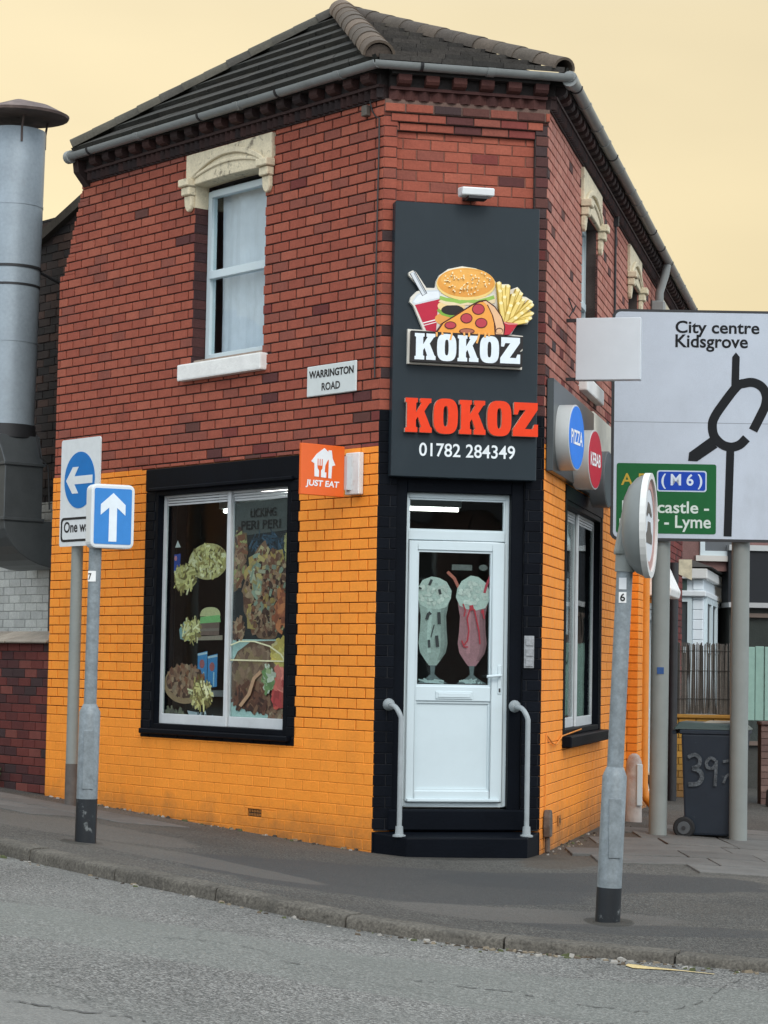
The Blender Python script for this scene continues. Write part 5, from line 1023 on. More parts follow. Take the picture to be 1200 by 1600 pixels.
# 4 - large direction sign on two posts
BGy = 20.2; s4 = .005674; BG = Fr((2.012, BGy), (1, -.01), (-.01, -1))
DS = thing('direction_sign', 'large white direction sign with roundabout map on two thick grey posts', 'traffic sign', (2.8, BGy, gz(2.8, BGy)))
bz = 2.60; ht = 2.07; bw = 1.95
def bp_(px, py): return ((px - 958) * s4, (840 - (py - .018 * (px - 958))) * s4)
def bpl(pts): return [bp_(*p) for p in pts]
def dsr(bb, pts, o0, o1, col): shape(bb, BG, 0, bz, pts, o0, o1, col)
for k, (px0, hh) in enumerate(((2.475, 2.75), (3.185, 2.75))):
    b = MB(); b.tube([(px0, BGy + .12, gz(px0, BGy) - .1), (px0 + .012, BGy + .12, 4.55)], .081, 18); b.build('post', M_GREY, DS, smooth=True)
b = MB(); f7 = rframe(2.475, BGy + .12, 0); b.fbox(f7, -.03, .03, 1.42, 1.48, .07, .084, (.03, .08, .22)); b.build('post_label', M_PRINT, DS)
b = MB(); dsr(b, rrect(0, 0, bw, ht, .07), -.03, 0, (.018, .018, .020)); b.build('sign_plate', mat('black_sign_edge', (.018, .018, .02), rough=.5), DS)
M_SIGNW = mat('sign_sheeting', (.50, .55, .62), rough=.4, spec=.3, var=.07, scale=2.2, fine=.05, dirt=(.36, .39, .43), dirt_amt=.4, dirt_scale=2.5, stretch=(1, 1, .4))
b = MB(); dsr(b, rrect(.024, .024, bw - .024, ht - .024, .05), 0, .003, (1, 1, 1)); b.build('white_field', M_SIGNW, DS)
b = MB(); dsr(b, [(.024, 1.055), (bw - .024, 1.055), (bw - .024, 1.060), (.024, 1.060)], .003, .0035, (.22, .24, .27)); b.build('panel_joint', M_PRINT, DS)
gp0, gp1 = bp_(967, 831), bp_(1123, 724)
b = MB(); dsr(b, rrect(gp0[0], gp0[1] + .012, gp1[0], gp1[1] + .012, .02), .003, .006, (.008, .11, .030)); gpn = b.build('green_panel', M_PRINT, DS)
q0, q1 = bp_(1030, 764), bp_(1108, 732)
b = MB(); dsr(b, rrect(q0[0], q0[1], q1[0], q1[1], .025), .006, .008, (.52, .60, .72)); dsr(b, rrect(q0[0] + .012, q0[1] + .012, q1[0] - .012, q1[1] - .012, .018), .008, .010, (.008, .055, .40)); b.build('blue_panel', M_PRINT, gpn)
def dtext(s, px, py, w_, h_, o, col, par=DS, bold=.012):
    p = bp_(px, py); text(BG, s, p[0], bz + p[1], w_ * s4, h_ * s4, o, M_PRINT, par, col, bold=bold)
BK = (.006, .007, .009)
dtext('City centre', 1057, 520, 132, 26, .003, BK, bold=.02); dtext('Kidsgrove', 1057, 543, 114, 27, .003, BK, bold=.02)
dtext('A 53', 974, 754, 50, 19, .006, (.50, .33, .04), gpn); dtext('( M 6 )', 1037, 760, 64, 24, .010, (.62, .70, .80), gpn, .02)
dtext('Newcastle -', 976, 797, 136, 19, .006, (.60, .68, .62), gpn, .016); dtext('under - Lyme', 972, 826, 143, 26, .006, (.60, .68, .62), gpn, .016)
def cp(pts): return bpl([(1040 + a / 4.44, 480 + c_ / 4.44) for a, c_ in pts])
def smoothpts(pts, n=5):
    r = []
    for k in range(len(pts) - 1):
        p0, p1, p2, p3 = [Vector(pts[max(0, min(len(pts) - 1, k + j))]) for j in (-1, 0, 1, 2)]
        for i in range(n):
            t = i / n; r.append(tuple(.5 * ((2 * p1) + (p2 - p0) * t + (2 * p0 - 5 * p1 + 4 * p2 - p3) * t * t + (3 * p1 - p0 - 3 * p2 + p3) * t ** 3)))
    return r + [pts[-1]]
b = MB(); wS = 13.2 * s4
dsr(b, ribbon(cp(smoothpts([(576, 890), (530, 935), (470, 952), (405, 932), (352, 875), (338, 800), (352, 745), (400, 668), (505, 530), (560, 505), (620, 500), (680, 530), (712, 590), (706, 660), (680, 720), (622, 836)])), wS * 1.08), .003, .006, BK); b.build('roundabout_map', M_PRINT, DS)
for arm in (ribbon(cp([(450, 1575), (465, 965)]), 12.4 * s4), cp([(468, 545), (473, 320), (498, 288), (525, 320), (522, 500)]), cp([(322, 885), (178, 990), (172, 1048), (235, 1052), (375, 955)])):
    b = MB(); dsr(b, arm, .003, .0065, BK); b.build('map_arm', M_PRINT, DS)
# wheelie bin
bx0, by0 = 2.99, 20.68; zg = gz(bx0, by0); BN = thing('wheelie_bin', 'dark grey wheelie bin with faded painted number beside the sign posts', 'bin', (bx0, by0, zg))
BNF = rframe(bx0, by0, -14); M_BIN = mat('bin_plastic', (.020, .027, .038), rough=.5, spec=.25, var=.12, scale=5, dirt=(.16, .17, .18), dirt_amt=.5, dirt_scale=9, dirt_lo=.62, dirt_hi=.8)
b = MB(); lo = [(-.20, -.26), (.24, -.26), (.24, .26), (-.20, .26)]; hi = [(-.235, -.29), (.33, -.29), (.33, .29), (-.235, .29)]
b.prism([BNF.P(u, zg + .03, -o) for u, o in lo], [BNF.P(u, zg + .93, -o) for u, o in hi]); b.build('bin_body', M_BIN, BN, bevel=.02, seg=2)
b = MB(); rim = [(-.25, -.30), (.345, -.30), (.345, .30), (-.25, .30)]; b.prism([BNF.P(u, zg + .925, -o) for u, o in rim], [BNF.P(u, zg + .965, -o) for u, o in rim]); b.build('rim', M_BIN, BN, bevel=.008)
M_LID = mat('green_grey_lid', (.030, .050, .045), rough=.45, var=.15)
b = MB(); l0 = [(-.31, -.30), (.36, -.30), (.36, .30), (-.31, .30)]; l1 = [(-.26, -.25), (.30, -.25), (.30, .25), (-.26, .25)]
b.prism([BNF.P(u, zg + .967, -o) for u, o in l0], [BNF.P(u, zg + (1.035 if u < 0 else 1.02), -o) for u, o in l1]); b.build('lid', M_LID, BN, bevel=.015, seg=2)
b = MB(); b.prism([BNF.P(u, zg + 1.028, -o) for u, o in ((-.05, -.2), (.28, -.2), (.28, .2), (-.05, .2))], [BNF.P(u, zg + 1.042, -o) for u, o in ((-.02, -.17), (.25, -.17), (.25, .17), (-.02, .17))]); b.build('lid_sticker', mat('faded_cream', (.26, .23, .18), rough=.7, var=.2), BN)
b = MB(); b.tube([BNF.P(-.30, zg + .94, .27), BNF.P(-.30, zg + .94, -.27)], .02, 10); b.build('handle', M_BIN, BN, smooth=True)
for oo in (.285, -.325):
    b = MB(); b.tube([BNF.P(-.20, zg + .095, oo), BNF.P(-.20, zg + .095, oo + .045)], .097, 24); wl = b.build('wheel', mat('tyre', (.012, .012, .013), rough=.8), BN, bevel=.012)
    b = MB(); b.tube([BNF.P(-.20, zg + .095, oo + .044), BNF.P(-.20, zg + .095, oo + .052)], [.058, .055], 20); hb = b.build('hub', mat('hub_grey', (.07, .075, .08), rough=.6), wl)
    b = MB(); b.tube([BNF.P(-.20, zg + .095, oo + .05), BNF.P(-.20, zg + .095, oo + .060)], .018, 12); b.build('axle_cap', M_IRON, hb)
M_CHALK = mat('chalky_paint', (.085, .097, .108), rough=.9, var=.5, scale=22, fine=.5, fscale=70)
b = MB()
def stroke(pts, wd): 
    ring = ribbon(smoothpts(pts, 4), wd); b.face([BNF.P(u, zg + z, .2745 + (z - .03) * .0333 + .006) for u, z in ring])
stroke([(-.17, .72), (-.11, .745), (-.065, .71), (-.075, .65), (-.13, .625)], .034); stroke([(-.13, .625), (-.065, .60), (-.045, .545), (-.08, .49), (-.165, .48)], .040)
stroke([(.075, .70), (.03, .72), (-.005, .68), (.005, .635), (.05, .63), (.08, .67)], .028); stroke([(.082, .70), (.078, .60), (.07, .47)], .028)
stroke([(.14, .69), (.20, .70)], .025); stroke([(.145, .50), (.17, .56), (.20, .58)], .022)
b.build('painted_number', M_CHALK, BN)
# stone bollard by the pier
x, y = 2.475, 22.35; zg = gz(x, y)
SB = thing('stone_bollard', 'weathered whitish stone bollard at the foot of the right wall', 'bollard', (x, y, zg))
b = MB(); b.tube([(x, y, zg - .1), (x, y, zg + .15), (x + .01, y, zg + .50), (x + .01, y, zg + .58), (x + .01, y, zg + .64), (x + .01, y, zg + .66)], [.092, .09, .085, .075, .05, .02], 14)
b.build('bollard_stone', mat('flaking_paint_stone', (.46, .40, .36), rough=.9, var=.2, scale=8, bump=.5, bscale=40, dirt=(.30, .15, .10), dirt_amt=.8, dirt_scale=6, dirt_lo=.48, dirt_hi=.68), SB, smooth=True)
b = MB(); b.box(x + .028, x + .082, y - .105, y - .06, zg + .16, zg + .56); b.build('white_strip', M_UPVC, SB, bevel=.004)
# folded easel leaning behind the left post
x, y = 2.82, 24.6; zg = gz(x, y); EB = thing('folded_easel', 'black and cream folded easel leaning behind the left sign post', 'easel', (x, y, zg)); M_WOODC = mat('cream_wood', (.50, .42, .30), rough=.7)
b = MB(); b.tube([(x - .20, y + .1, zg + .95), (x + .0, y + .05, zg + .5), (x + .12, y, zg + .32)], .018, 8); b.build('frame_rail', M_WOODC, EB)
for dx in (.0, .05, -.18):
    b = MB(); b.tube([(x + .06 + dx * .3, y, zg + .38), (x + .14 + dx, y - .06, zg)], .013, 8); b.build('leg', M_IRON, EB)
b = MB(); b.hexa([(x - .26, y + .12, zg + .45), (x - .22, y + .10, zg + .45), (x - .22, y + .13, zg + .45), (x - .26, y + .15, zg + .45), (x - .33, y + .2, zg + .98), (x - .24, y + .16, zg + 1.0), (x - .24, y + .19, zg + 1.0), (x - .33, y + .23, zg + .98)]); b.build('board', M_IRON, EB)

# ================================================================== LEFT NEIGHBOUR
NB = []; o_w = -.04
LW = thing('boundary_wall', 'low dark red brick boundary wall with sloping stone coping left of the shop', 'wall', tuple(W.P(5.8, .25, o_w)))
DR = [(.090, .022, .020), (.115, .026, .022), (.070, .022, .022), (.055, .020, .021), (.13, .03, .024), (.045, .024, .025)]
brick_area(W, [(4.79, 8.0, .0, 1.60)], DR, o=o_w, store=NB, oddcols=[(.16, .045, .035)], odd=.08); place_bricks(NB, LW, M_BRICK, M_PAINT, 300)
b = MB(); b.fbox(W, 4.79, 8.0, -.1, 1.60, o_w - .22, o_w - .009, (.035, .03, .028)); b.build('wall_core', M_MORTAR, LW)
u = 4.80; M_COPE = mat('coping_stone', attr=True, rough=.85, var=.2, scale=8, fine=.15, fscale=60)
while u < 7.9:
    wd = random.uniform(.26, .40); c = random.uniform(.24, .36); b = MB(); oh = random.uniform(.05, .08)
    b.prism([W.P(u + .006, 1.60, o_w - .26), W.P(u + .006, 1.60, o_w + oh), W.P(u + .006, 1.625, o_w + oh), W.P(u + .006, 1.72, o_w - .24)], [W.P(u + wd, 1.60, o_w - .26), W.P(u + wd, 1.60, o_w + oh), W.P(u + wd, 1.625, o_w + oh), W.P(u + wd, 1.72, o_w - .24)], (c, c * .86, c * .70)); b.build('coping_stone', M_COPE, LW, bevel=.008); u += wd
NW = thing('neighbour_wing', 'sooty brick rear wing with white painted lower wall behind the steel flue', 'building', tuple(W.P(5.5, .2, -.8)))
NB = []; wo = -.80
brick_area(W, [(4.2, 8.2, 3.02, 5.9)], [(.030, .024, .023), (.042, .030, .027), (.055, .034, .028), (.025, .022, .022), (.075, .042, .033)], o=wo, store=NB, jit=.006)
brick_area(W, [(4.2, 8.2, .3, 3.02)], [(.50, .50, .47), (.54, .54, .50), (.46, .46, .43)], o=wo, store=NB, painted=False, jit=.003, gap=.006)
place_bricks(NB, NW, M_BRICK, M_BRICK, 300)
b = MB(); b.fbox(W, 4.2, 8.2, -.1, 5.9, wo - .3, wo - .010, (.05, .045, .042)); b.build('wall', M_MORTAR, NW)
b = MB(); b.fbox(W, 4.2, 8.2, 1.0, 3.02, wo - .2, wo - .006, (.30, .30, .28)); b.build('painted_wall', M_MORTAR, NW)
b = MB(); e0 = [(4.2, 6.35), (8.2, 5.35)]   # sloping verge
b.prism([W.P(4.1, 6.02 + .45, wo - .3), W.P(8.3, 5.55 - .55, wo - .3), W.P(8.3, 5.55 - .45, wo - .3), W.P(4.1, 6.02 + .55, wo - .3)], [W.P(4.1, 6.02 + .45, wo + .07), W.P(8.3, 5.0, wo + .07), W.P(8.3, 5.1, wo + .07), W.P(4.1, 6.57, wo + .07)], (.07, .06, .05)); b.build('verge', M_TILE, NW)
b = MB(); b.prism([W.P(4.1, 5.89, wo - .3), W.P(4.1, 6.46, wo - .3), W.P(5.7, 5.89, wo - .3)], [W.P(4.1, 5.89, wo), W.P(4.1, 6.46, wo), W.P(5.7, 5.89, wo)], (.035, .028, .026)); b.build('gable_top', M_BRICK, NW)
pipe([W.P(6.05, 1.6, wo + .02), W.P(6.05, 2.35, wo + .02)], .03, M_IRON, 'drainpipe', 8, NW)
# steel flue with rain cap
fx, fy = -3.735, 22.25; FU = thing('steel_flue', 'tall pale grey kitchen extract flue with a rusty rain cap', 'flue', (fx, fy, 2.3))
M_FLUE = mat('flue_steel', (.31, .36, .40), rough=.42, metal=.25, var=.12, scale=3, fine=.08, fscale=30, dirt=(.20, .17, .13), dirt_amt=.45, dirt_scale=3, dirt_lo=.58, dirt_hi=.8, stretch=(1, 1, .35))
fr_ = .285; zz = [3.72, 4.55, 5.10, 5.90, 6.655]
for k in range(4):
    tw = 0.0; b = MB(); b.tube([(fx + .012 * (zz[k] - 3.7), fy, zz[k]), (fx + .012 * (zz[k + 1] - 3.7), fy, zz[k + 1])], fr_, 32, caps=(k == 3)); b.build('flue_section', M_FLUE, FU, smooth=True)
    b = MB(); z_ = zz[k]; b.tube([(fx + .012 * (z_ - 3.7), fy, z_ - .012), (fx + .012 * (z_ - 3.7), fy, z_ + .012)], fr_ + .004, 32); b.build('seam', M_FLUE if k != 2 else M_IRON, FU, smooth=True)
b = MB(); z_ = 5.28; b.tube([(fx + .02, fy, z_ - .012), (fx + .02, fy, z_ + .014)], fr_ + .008, 32); b.build('support_band', M_IRON, FU, smooth=True)
pipe([(fx + .28, fy + .05, 5.27), (fx + .52, fy + .32, 5.17)], .016, M_IRON, 'support_stay', 8, FU)
M_CAP = mat('rusty_cap', (.12, .085, .075), rough=.7, var=.3, scale=6, dirt=(.30, .22, .19), dirt_amt=.6, dirt_scale=5)
cx_, cz_ = fx + .065, 6.79; b = MB(); b.tube([(cx_, fy, cz_ - .025), (cx_, fy, cz_), (cx_, fy, cz_ + .07), (cx_ - .01, fy, cz_ + .155), (cx_ - .01, fy, cz_ + .16)], [.49, .50, .32, .05, .01], 32, caps=False); b.tube([(cx_, fy, cz_ - .025), (cx_, fy, cz_ - .02)], [.49, .02], 32, caps=False); cp_ = b.build('rain_cap', M_CAP, FU, smooth=True); cp_.rotation_euler = (R(1.5), 0, 0)
for a in (-70, 20, 110, 200):
    p = Vector((fx + .03 + (fr_ + .005) * math.cos(R(a)), fy + (fr_ + .005) * math.sin(R(a)), 0)); b = MB(); b.tube([p + Z * 6.50, p + Z * 6.64, p + Vector((.02, 0, 6.79))], .011, 8); b.build('cap_strut', M_CAP, FU)
b = MB(); b.tube([(fx, fy, 3.60), (fx, fy, 3.73)], fr_ + .014, 32); b.build('collar', M_IRON, FU, smooth=True)
FB = Fr((fx, fy), (-W.d.x, -W.d.y), (W.n.x, W.n.y)); M_DUCT = mat('dull_duct', (.075, .082, .085), rough=.42, metal=.3, var=.2, scale=4)
b = MB(); hu, hn = .40, .21; ring0 = [FB.P(hu * math.cos(a), 3.60, hu * .7 * math.sin(a)) for a in []]
sq = lambda z, a_, c_: [FB.P(-a_, z, -c_), FB.P(a_, z, -c_), FB.P(a_, z, c_), FB.P(-a_, z, c_)]
b.prism(sq(3.33, hu, hn), sq(3.62, .27, .24)); b.prism(sq(2.80, hu, hn), sq(3.329, hu, hn)); b.build('duct_box', M_DUCT, FU, bevel=.006)
b = MB(); pr_ = [(-hn, 2.79), (hn, 2.79)] + [(-.45 + (hn + .45) * math.cos(a), 2.79 - .46 * math.sin(a)) for a in [math.pi / 2 * k / 8 for k in range(1, 9)]] + [(-.45, 2.79)]
b.prism([FB.P(-hu, z, o) for o, z in pr_], [FB.P(hu, z, o) for o, z in pr_]); b.build('duct_elbow', M_DUCT, FU, bevel=.006)
b = MB()
for z_ in (2.795, 3.33): b.prism(sq(z_ - .015, hu + .02, hn + .02), sq(z_ + .015, hu + .02, hn + .02))
b.build('duct_flange', M_DUCT, FU, bevel=.004)
pipe([(fx + .36, fy - .3, 3.62), (fx + .40, fy - .28, 3.40), (fx + .47, fy - .22, 3.32), (fx + .49, fy - .2, 2.9)], .008, M_IRON, 'cable', 6, FU)
# weeds at the foot of the low wall
M_LEAF = mat('weed_leaf', (.05, .085, .025), rough=.6, var=.3, scale=20)
wp = W.P(5.68, 0, .10); zg = gz(wp.x, wp.y); b = MB(); rw = random.Random(5)
for k in range(160):
    a = rw.uniform(0, 6.28); h = rw.uniform(.02, .26); r_2 = rw.uniform(0, .16) * (1 - h * 1.8); p = Vector((wp.x + r_2 * math.cos(a), wp.y + r_2 * math.sin(a), zg + h)); d = Vector((rw.uniform(-1, 1), rw.uniform(-1, 1), rw.uniform(-.2, .9))).normalized(); s2 = d.cross(Vector((rw.uniform(-1, 1), rw.uniform(-1, 1), rw.uniform(-1, 1)))).normalized(); l_ = rw.uniform(.03, .07)
    b.face([p, p + d * l_ * .5 + s2 * l_ * .25, p + d * l_, p + d * l_ * .5 - s2 * l_ * .25])
for k in range(9):
    a = rw.uniform(0, 6.28); b.tube([(wp.x, wp.y, zg), (wp.x + .1 * math.cos(a), wp.y + .1 * math.sin(a), zg + rw.uniform(.1, .25))], .003, 4)
tag(b.build('weed', M_LEAF, None, origin=(wp.x, wp.y, zg)), 'small green weed at the foot of the low dark red wall', 'plant')
# grit, leaves and litter along kerb and wall foot
b = MB(); rw = random.Random(9)
for k in range(330):
    if k < 210: x = rw.uniform(-2.6, 2.2); x = x if rw.random() < .4 else rw.gauss(.75, .5); y = kerb_y(max(-3, min(2.5, x))) - abs(rw.gauss(.03, .07)) - .03; z = gz(x, y) - upstand(x)
    elif k < 290: u = rw.uniform(0, 4.7); p = W.P(u, 0, abs(rw.gauss(.02, .05)) + .01); x, y = p.x, p.y; z = gz(x, y) + .004
    else: u = rw.uniform(0, 5); p = Q.P(u, 0, abs(rw.gauss(.03, .08)) + .01); x, y = p.x, p.y; z = gz(x, y) + .004
    s = rw.uniform(.006, .022) * (1.5 if rw.random() < .1 else 1); a = rw.uniform(0, 6.28); c, s_ = math.cos(a), math.sin(a); col = rw.choice([(.10, .075, .05), (.05, .04, .03), (.20, .16, .11), (.07, .08, .03), (.30, .28, .25)])
    b.hexa([(x + (p * c - q * s_) * s, y + (p * s_ + q * c) * s, z - .004) for p, q in ((-1, -.5), (1, -.6), (.8, .6), (-.9, .5))] + [(x + (p * c - q * s_) * s * .7, y + (p * s_ + q * c) * s * .7, z + s * rw.uniform(.2, .7)) for p, q in ((-1, -.5), (1, -.6), (.8, .6), (-.9, .5))], col)
gr = b.build('gutter_debris', mat('debris', attr=True, rough=.9, var=.2), None); gr['kind'] = 'stuff'; gr['label'] = 'grit and dead leaves along the kerb and wall foot'; gr['category'] = 'debris'
# television aerial behind the roof
TA = thing('tv_aerial', 'thin television aerial sticking up behind the dark tiled roof', 'aerial', (-.72, 25.0, 6.6)); M_THIN = mat('aerial_metal', (.45, .42, .36), rough=.5)
b = MB(); b.tube([(-.72, 25, 6.5), (-.72, 25, 8.66)], .010, 6); b.build('mast', M_THIN, TA)
b = MB(); b.tube([(-.92, 25, 8.55), (-.62, 25, 8.60)], .006, 6); b.build('boom', M_THIN, TA)
for k in range(6):
    b = MB(); xx = -.91 + k * .055; b.tube([(xx, 25.0, 8.48 + k * .01), (xx, 25.0, 8.64 + k * .01)], .004, 5); b.build('element', M_THIN, TA)

# ================================================================== RIGHT BACKGROUND
def garden_wall(name, label, fr, u0, u1, z1, cols, painted, mod=.2195, nlim=300):
    z0 = gz(*fr.P((u0 + u1) / 2, 0, 0).xy) - .1; t = thing(name, label, 'wall', tuple(fr.P((u0 + u1) / 2, z0 + .1, 0))); st = []
    brick_area(fr, [(u0, u1, z0, z1)], cols, store=st, painted=painted, zref=z1, mod=mod); place_bricks(st, t, M_BRICK, M_PAINT, nlim)
    b = MB(); b.fbox(fr, u0, u1, z0, z1, -.2, -.009, tuple(c * .35 for c in cols[0])); b.build('wall_core', M_MORTAR, t)
    b = MB(); b.fbox(fr, u0 - .01, u1 + .01, z1, z1 + .05, -.23, .03, tuple(c * .8 for c in cols[0])); b.build('coping', M_PAINT if painted else M_BRICK, t, bevel=.012)
    return t
G1 = Fr((3.62, 28.6), (1, .02), (.02, -1))
garden_wall('garden_wall', 'low orange painted garden wall under the reed fence behind the bin', G1, 0.0, .95, .86, [(.42, .21, .03), (.48, .25, .04), (.36, .20, .03)], True)
FE = thing('reed_fence', 'weathered grey-brown reed fence on top of the orange garden wall', 'fence', tuple(G1.P(.45, .92, -.1)))
M_REED = mat('reed', attr=True, rough=.9, var=.2, scale=20, fine=.2, fscale=80); rf = random.Random(21)
u = .0
while u < .92:
    wd = rf.uniform(.010, .017); c = rf.uniform(.05, .19) * rf.choice((1, 1, .6)); b = MB(); b.tube([G1.P(u, .915, -.09 + rf.uniform(-.012, .012)), G1.P(u + rf.uniform(-.02, .02), 1.80 + rf.uniform(-.03, .015), -.09 + rf.uniform(-.012, .012))], wd / 2, 5, (c, c * .9, c * .78)); b.build('reed', M_REED, FE); u += wd * .82
for zz in (1.1, 1.45, 1.7):
    b = MB(); b.tube([G1.P(-.02, zz, -.075), G1.P(.94, zz + .01, -.075)], .005, 5, (.04, .035, .03)); b.build('tie_wire', M_REED, FE)
G2 = Fr((4.58, 28.2), (1, .05), (.05, -1))
garden_wall('garden_wall', 'brown brick front garden wall right of the right sign post', G2, .12, 1.6, .80, [(.16, .10, .085), (.20, .13, .11), (.13, .08, .07)], False)
GF = thing('plank_fence', 'pale green painted plank fence right of the right sign post', 'fence', tuple(G2.P(.6, .87, -.1))); M_GRN = mat('pale_green_paint', attr=True, rough=.7, var=.1, scale=10)
for k in range(13):
    b = MB(); u = -.05 + k * .115; c = rf.uniform(.88, 1.08); b.fbox(G2, u, u + .105, .856, 1.77 + rf.uniform(-.01, .01), -.12 - .01 * (k % 2), -.095 - .01 * (k % 2), (.26 * c, .42 * c, .36 * c)); b.build('plank', M_GRN, GF, bevel=.003)
b = MB(); b.fbox(G2, -.08, 1.45, 1.0, 1.08, -.17, -.135, (.2, .34, .29)); b.build('fence_rail', M_GRN, GF)
bb_ = MB(); x, y = 4.72, 27.6; zg = gz(x, y); bb_.hexa([(x - .06, y - .06, zg), (x + .09, y - .06, zg), (x + .09, y + .06, zg), (x - .06, y + .06, zg), (x - .05, y - .04, zg + .22), (x + .08, y - .05, zg + .25), (x + .07, y + .04, zg + .24), (x - .05, y + .05, zg + .21)]); tag(bb_.build('rubbish_bag', M_IRON, None, bevel=.02, origin=(x, y, zg)), 'small black rubbish bag on the pavement by the brown wall', 'bag')
# cream hanging board by the black pipe
b = MB(); hb = Q.P(10.2, 0, .14); b.prism([(hb.x + q[0], hb.y, q[1]) for q in ((.0, 2.62), (.0, 2.80), (.16, 2.80), (.16, 2.55))], [(hb.x + q[0], hb.y + .03, q[1]) for q in ((.0, 2.62), (.0, 2.80), (.16, 2.80), (.16, 2.55))]); tag(b.build('hanging_board', mat('cream_board', (.60, .55, .40), rough=.8, var=.25, scale=12), None, origin=(hb.x, hb.y, 2.6)), 'small cream board hanging beside the top of the black pipe', 'board')
# terraced houses with bays, farther along the right-hand street
def far_house(u0, wd, label, wallcol, bay=True, o=-.6, sky_h=6.2, wood=(.62, .68, .72), green=False):
    t = thing('terraced_house', label, 'house', tuple(Q.P(u0 + wd / 2, -.1, o)), 'terraced houses along the right-hand street')
    b = MB(); b.fbox(Q, u0, u0 + wd, -.3, sky_h, o - 6, o, wallcol); b.build('wall', M_BRICK, t)
    b = MB(); b.prism([Q.P(u0 - .05, sky_h, o + .25), Q.P(u0 - .05, sky_h + .1, o + .25), Q.P(u0 - .05, sky_h + 2.0, o - 3.2), Q.P(u0 - .05, sky_h, o - 6.2)], [Q.P(u0 + wd, sky_h, o + .25), Q.P(u0 + wd, sky_h + .1, o + .25), Q.P(u0 + wd, sky_h + 2.0, o - 3.2), Q.P(u0 + wd, sky_h, o - 6.2)], (.05, .05, .05)); b.build('roof', M_TILE, t)
    b = MB(); b.fbox(Q, u0 + wd * .45, u0 + wd * .6, sky_h + 1.6, sky_h + 2.9, o - 3.6, o - 2.8, wallcol); b.build('chimney', M_BRICK, t)
    for a in (.18, .62):
        ua = u0 + wd * a; b = MB(); bars(b, Q, ua, ua + .9, 3.9, 5.5, .08, o - .05, o + .04); w_ = b.build('window', M_UPVC, t); b = MB(); b.fbox(Q, ua + .08, ua + .82, 3.98, 5.42, o - .03, o + .01); b.build('pane', M_GLASS, w_); b = MB(); b.fbox(Q, ua - .1, ua + 1.0, 3.75, 3.89, o, o + .12); b.build('sill', M_SILL, w_)
        b = MB(); b.fbox(Q, ua + .08, ua + .82, 3.95, 5.45, o + .001, o + .004, (.05, .055, .06)); b.build('dark_room', M_BRICK, w_)
    if bay:
        ua, ub, op = u0 + .3, u0 + 2.3, o + .95; m_ = mat('pale_cladding', (.72, .78, .82), rough=.5, var=.06)
        ring = [(ua, o), (ua + .35, op), (ub - .35, op), (ub, o)]
        b = MB(); b.prism([Q.P(u, -.2, oo) for u, oo in ring], [Q.P(u, 1.0, oo) for u, oo in ring]); bay_ = b.build('bay', m_, t)
        b = MB(); b.prism([Q.P(u, 2.52, oo) for u, oo in ring], [Q.P(u, 2.80, oo) for u, oo in ring]); b.build('bay_head', M_SILL, bay_)
        big = [(ua - .15, o), (ua + .25, op + .14), (ub - .25, op + .14), (ub + .15, o)]; tp = [(ua + .3, o), (ua + .5, o + .12), (ub - .5, o + .12), (ub - .3, o)]
        b = MB(); b.prism([Q.P(u, 2.80, oo) for u, oo in big], [Q.P(u, 2.92, oo) for u, oo in big]); b.build('bay_cornice', M_SILL, bay_, bevel=.02)
        b = MB(); b.prism([Q.P(u, 2.925, oo) for u, oo in big], [Q.P(u, 3.45, oo) for u, oo in tp], (.06, .055, .05)); b.build('bay_roof', M_TILE, bay_)
        for (p0, p1) in zip(ring, ring[1:]):
            a0, a1 = Q.P(p0[0], 0, p0[1]), Q.P(p1[0], 0, p1[1]); d = (a1 - a0); ln = d.length; f = Fr((a0.x, a0.y), d, Vector((d.y, -d.x, 0)))
            nb = max(1, round(ln / .62)); b = MB()
            b.fbox(f, .0, ln, 1.0, 2.52, -.10, -.09, (.03, .035, .04)); b.build('dark_room', M_BRICK, bay_)
            for k in range(nb):
                x0, x1 = ln * k / nb, ln * (k + 1) / nb; b = MB(); bars(b, f, x0, x1, 1.0, 2.519, .075, -.06, .0); b.fbox(f, x0 + .075, x1 - .075, 2.02, 2.09, -.06, .0); w_ = b.build('bay_window', M_UPVC, bay_); b = MB(); b.fbox(f, x0 + .075, x1 - .075, 1.075, 2.44, -.03, -.022); b.build('pane', M_GLASS, w_)
    return t
PUR = (.15, .075, .07)
HS1 = far_house(13.6, 4.4, 'nearest brick terraced house with white bay window behind the reed fence', PUR, bay=False)
far_house(18.05, 4.4, 'second brick terraced house with white bay beyond the reed fence', (.17, .09, .075))
far_house(22.5, 5.5, 'dark terraced house glimpsed right of the right sign post', (.11, .075, .065))
far_house(28.05, 5.5, 'farthest terraced house in the row along the right-hand street', (.16, .09, .08))
# pale clad side return of the nearest house, facing the camera
SR = Fr((Q.P(13.6, 0, .17).x, Q.P(13.6, 0, .17).y), (Q.n.x, Q.n.y), (-Q.d.x, -Q.d.y)); M_CLAD = mat('white_cladding', attr=True, rough=.5, var=.05)
b = MB(); b.fbox(SR, -.92, .0, -.2, 2.75, -6.0, -.02, (.66, .72, .76)); pc2 = b.build('porch_wall', M_CLAD, HS1)
for k in range(14):
    b = MB(); b.fbox(SR, -.14, -.0, .80 + k * .135, .93 + k * .135, -.02, .0, (.78, .85, .90)); b.build('cladding_board', M_CLAD, pc2, bevel=.006)
b = MB(); bars(b, SR, -.42, -.15, .80, 2.45, .06, -.02, .03); b.fbox(SR, -.36, -.21, 1.70, 1.78, -.02, .03); b.build('porch_window', M_UPVC, pc2); b = MB(); b.fbox(SR, -.36, -.21, .86, 2.39, -.0195, -.012, (.05, .06, .065)); b.build('pane', M_CLAD, pc2)
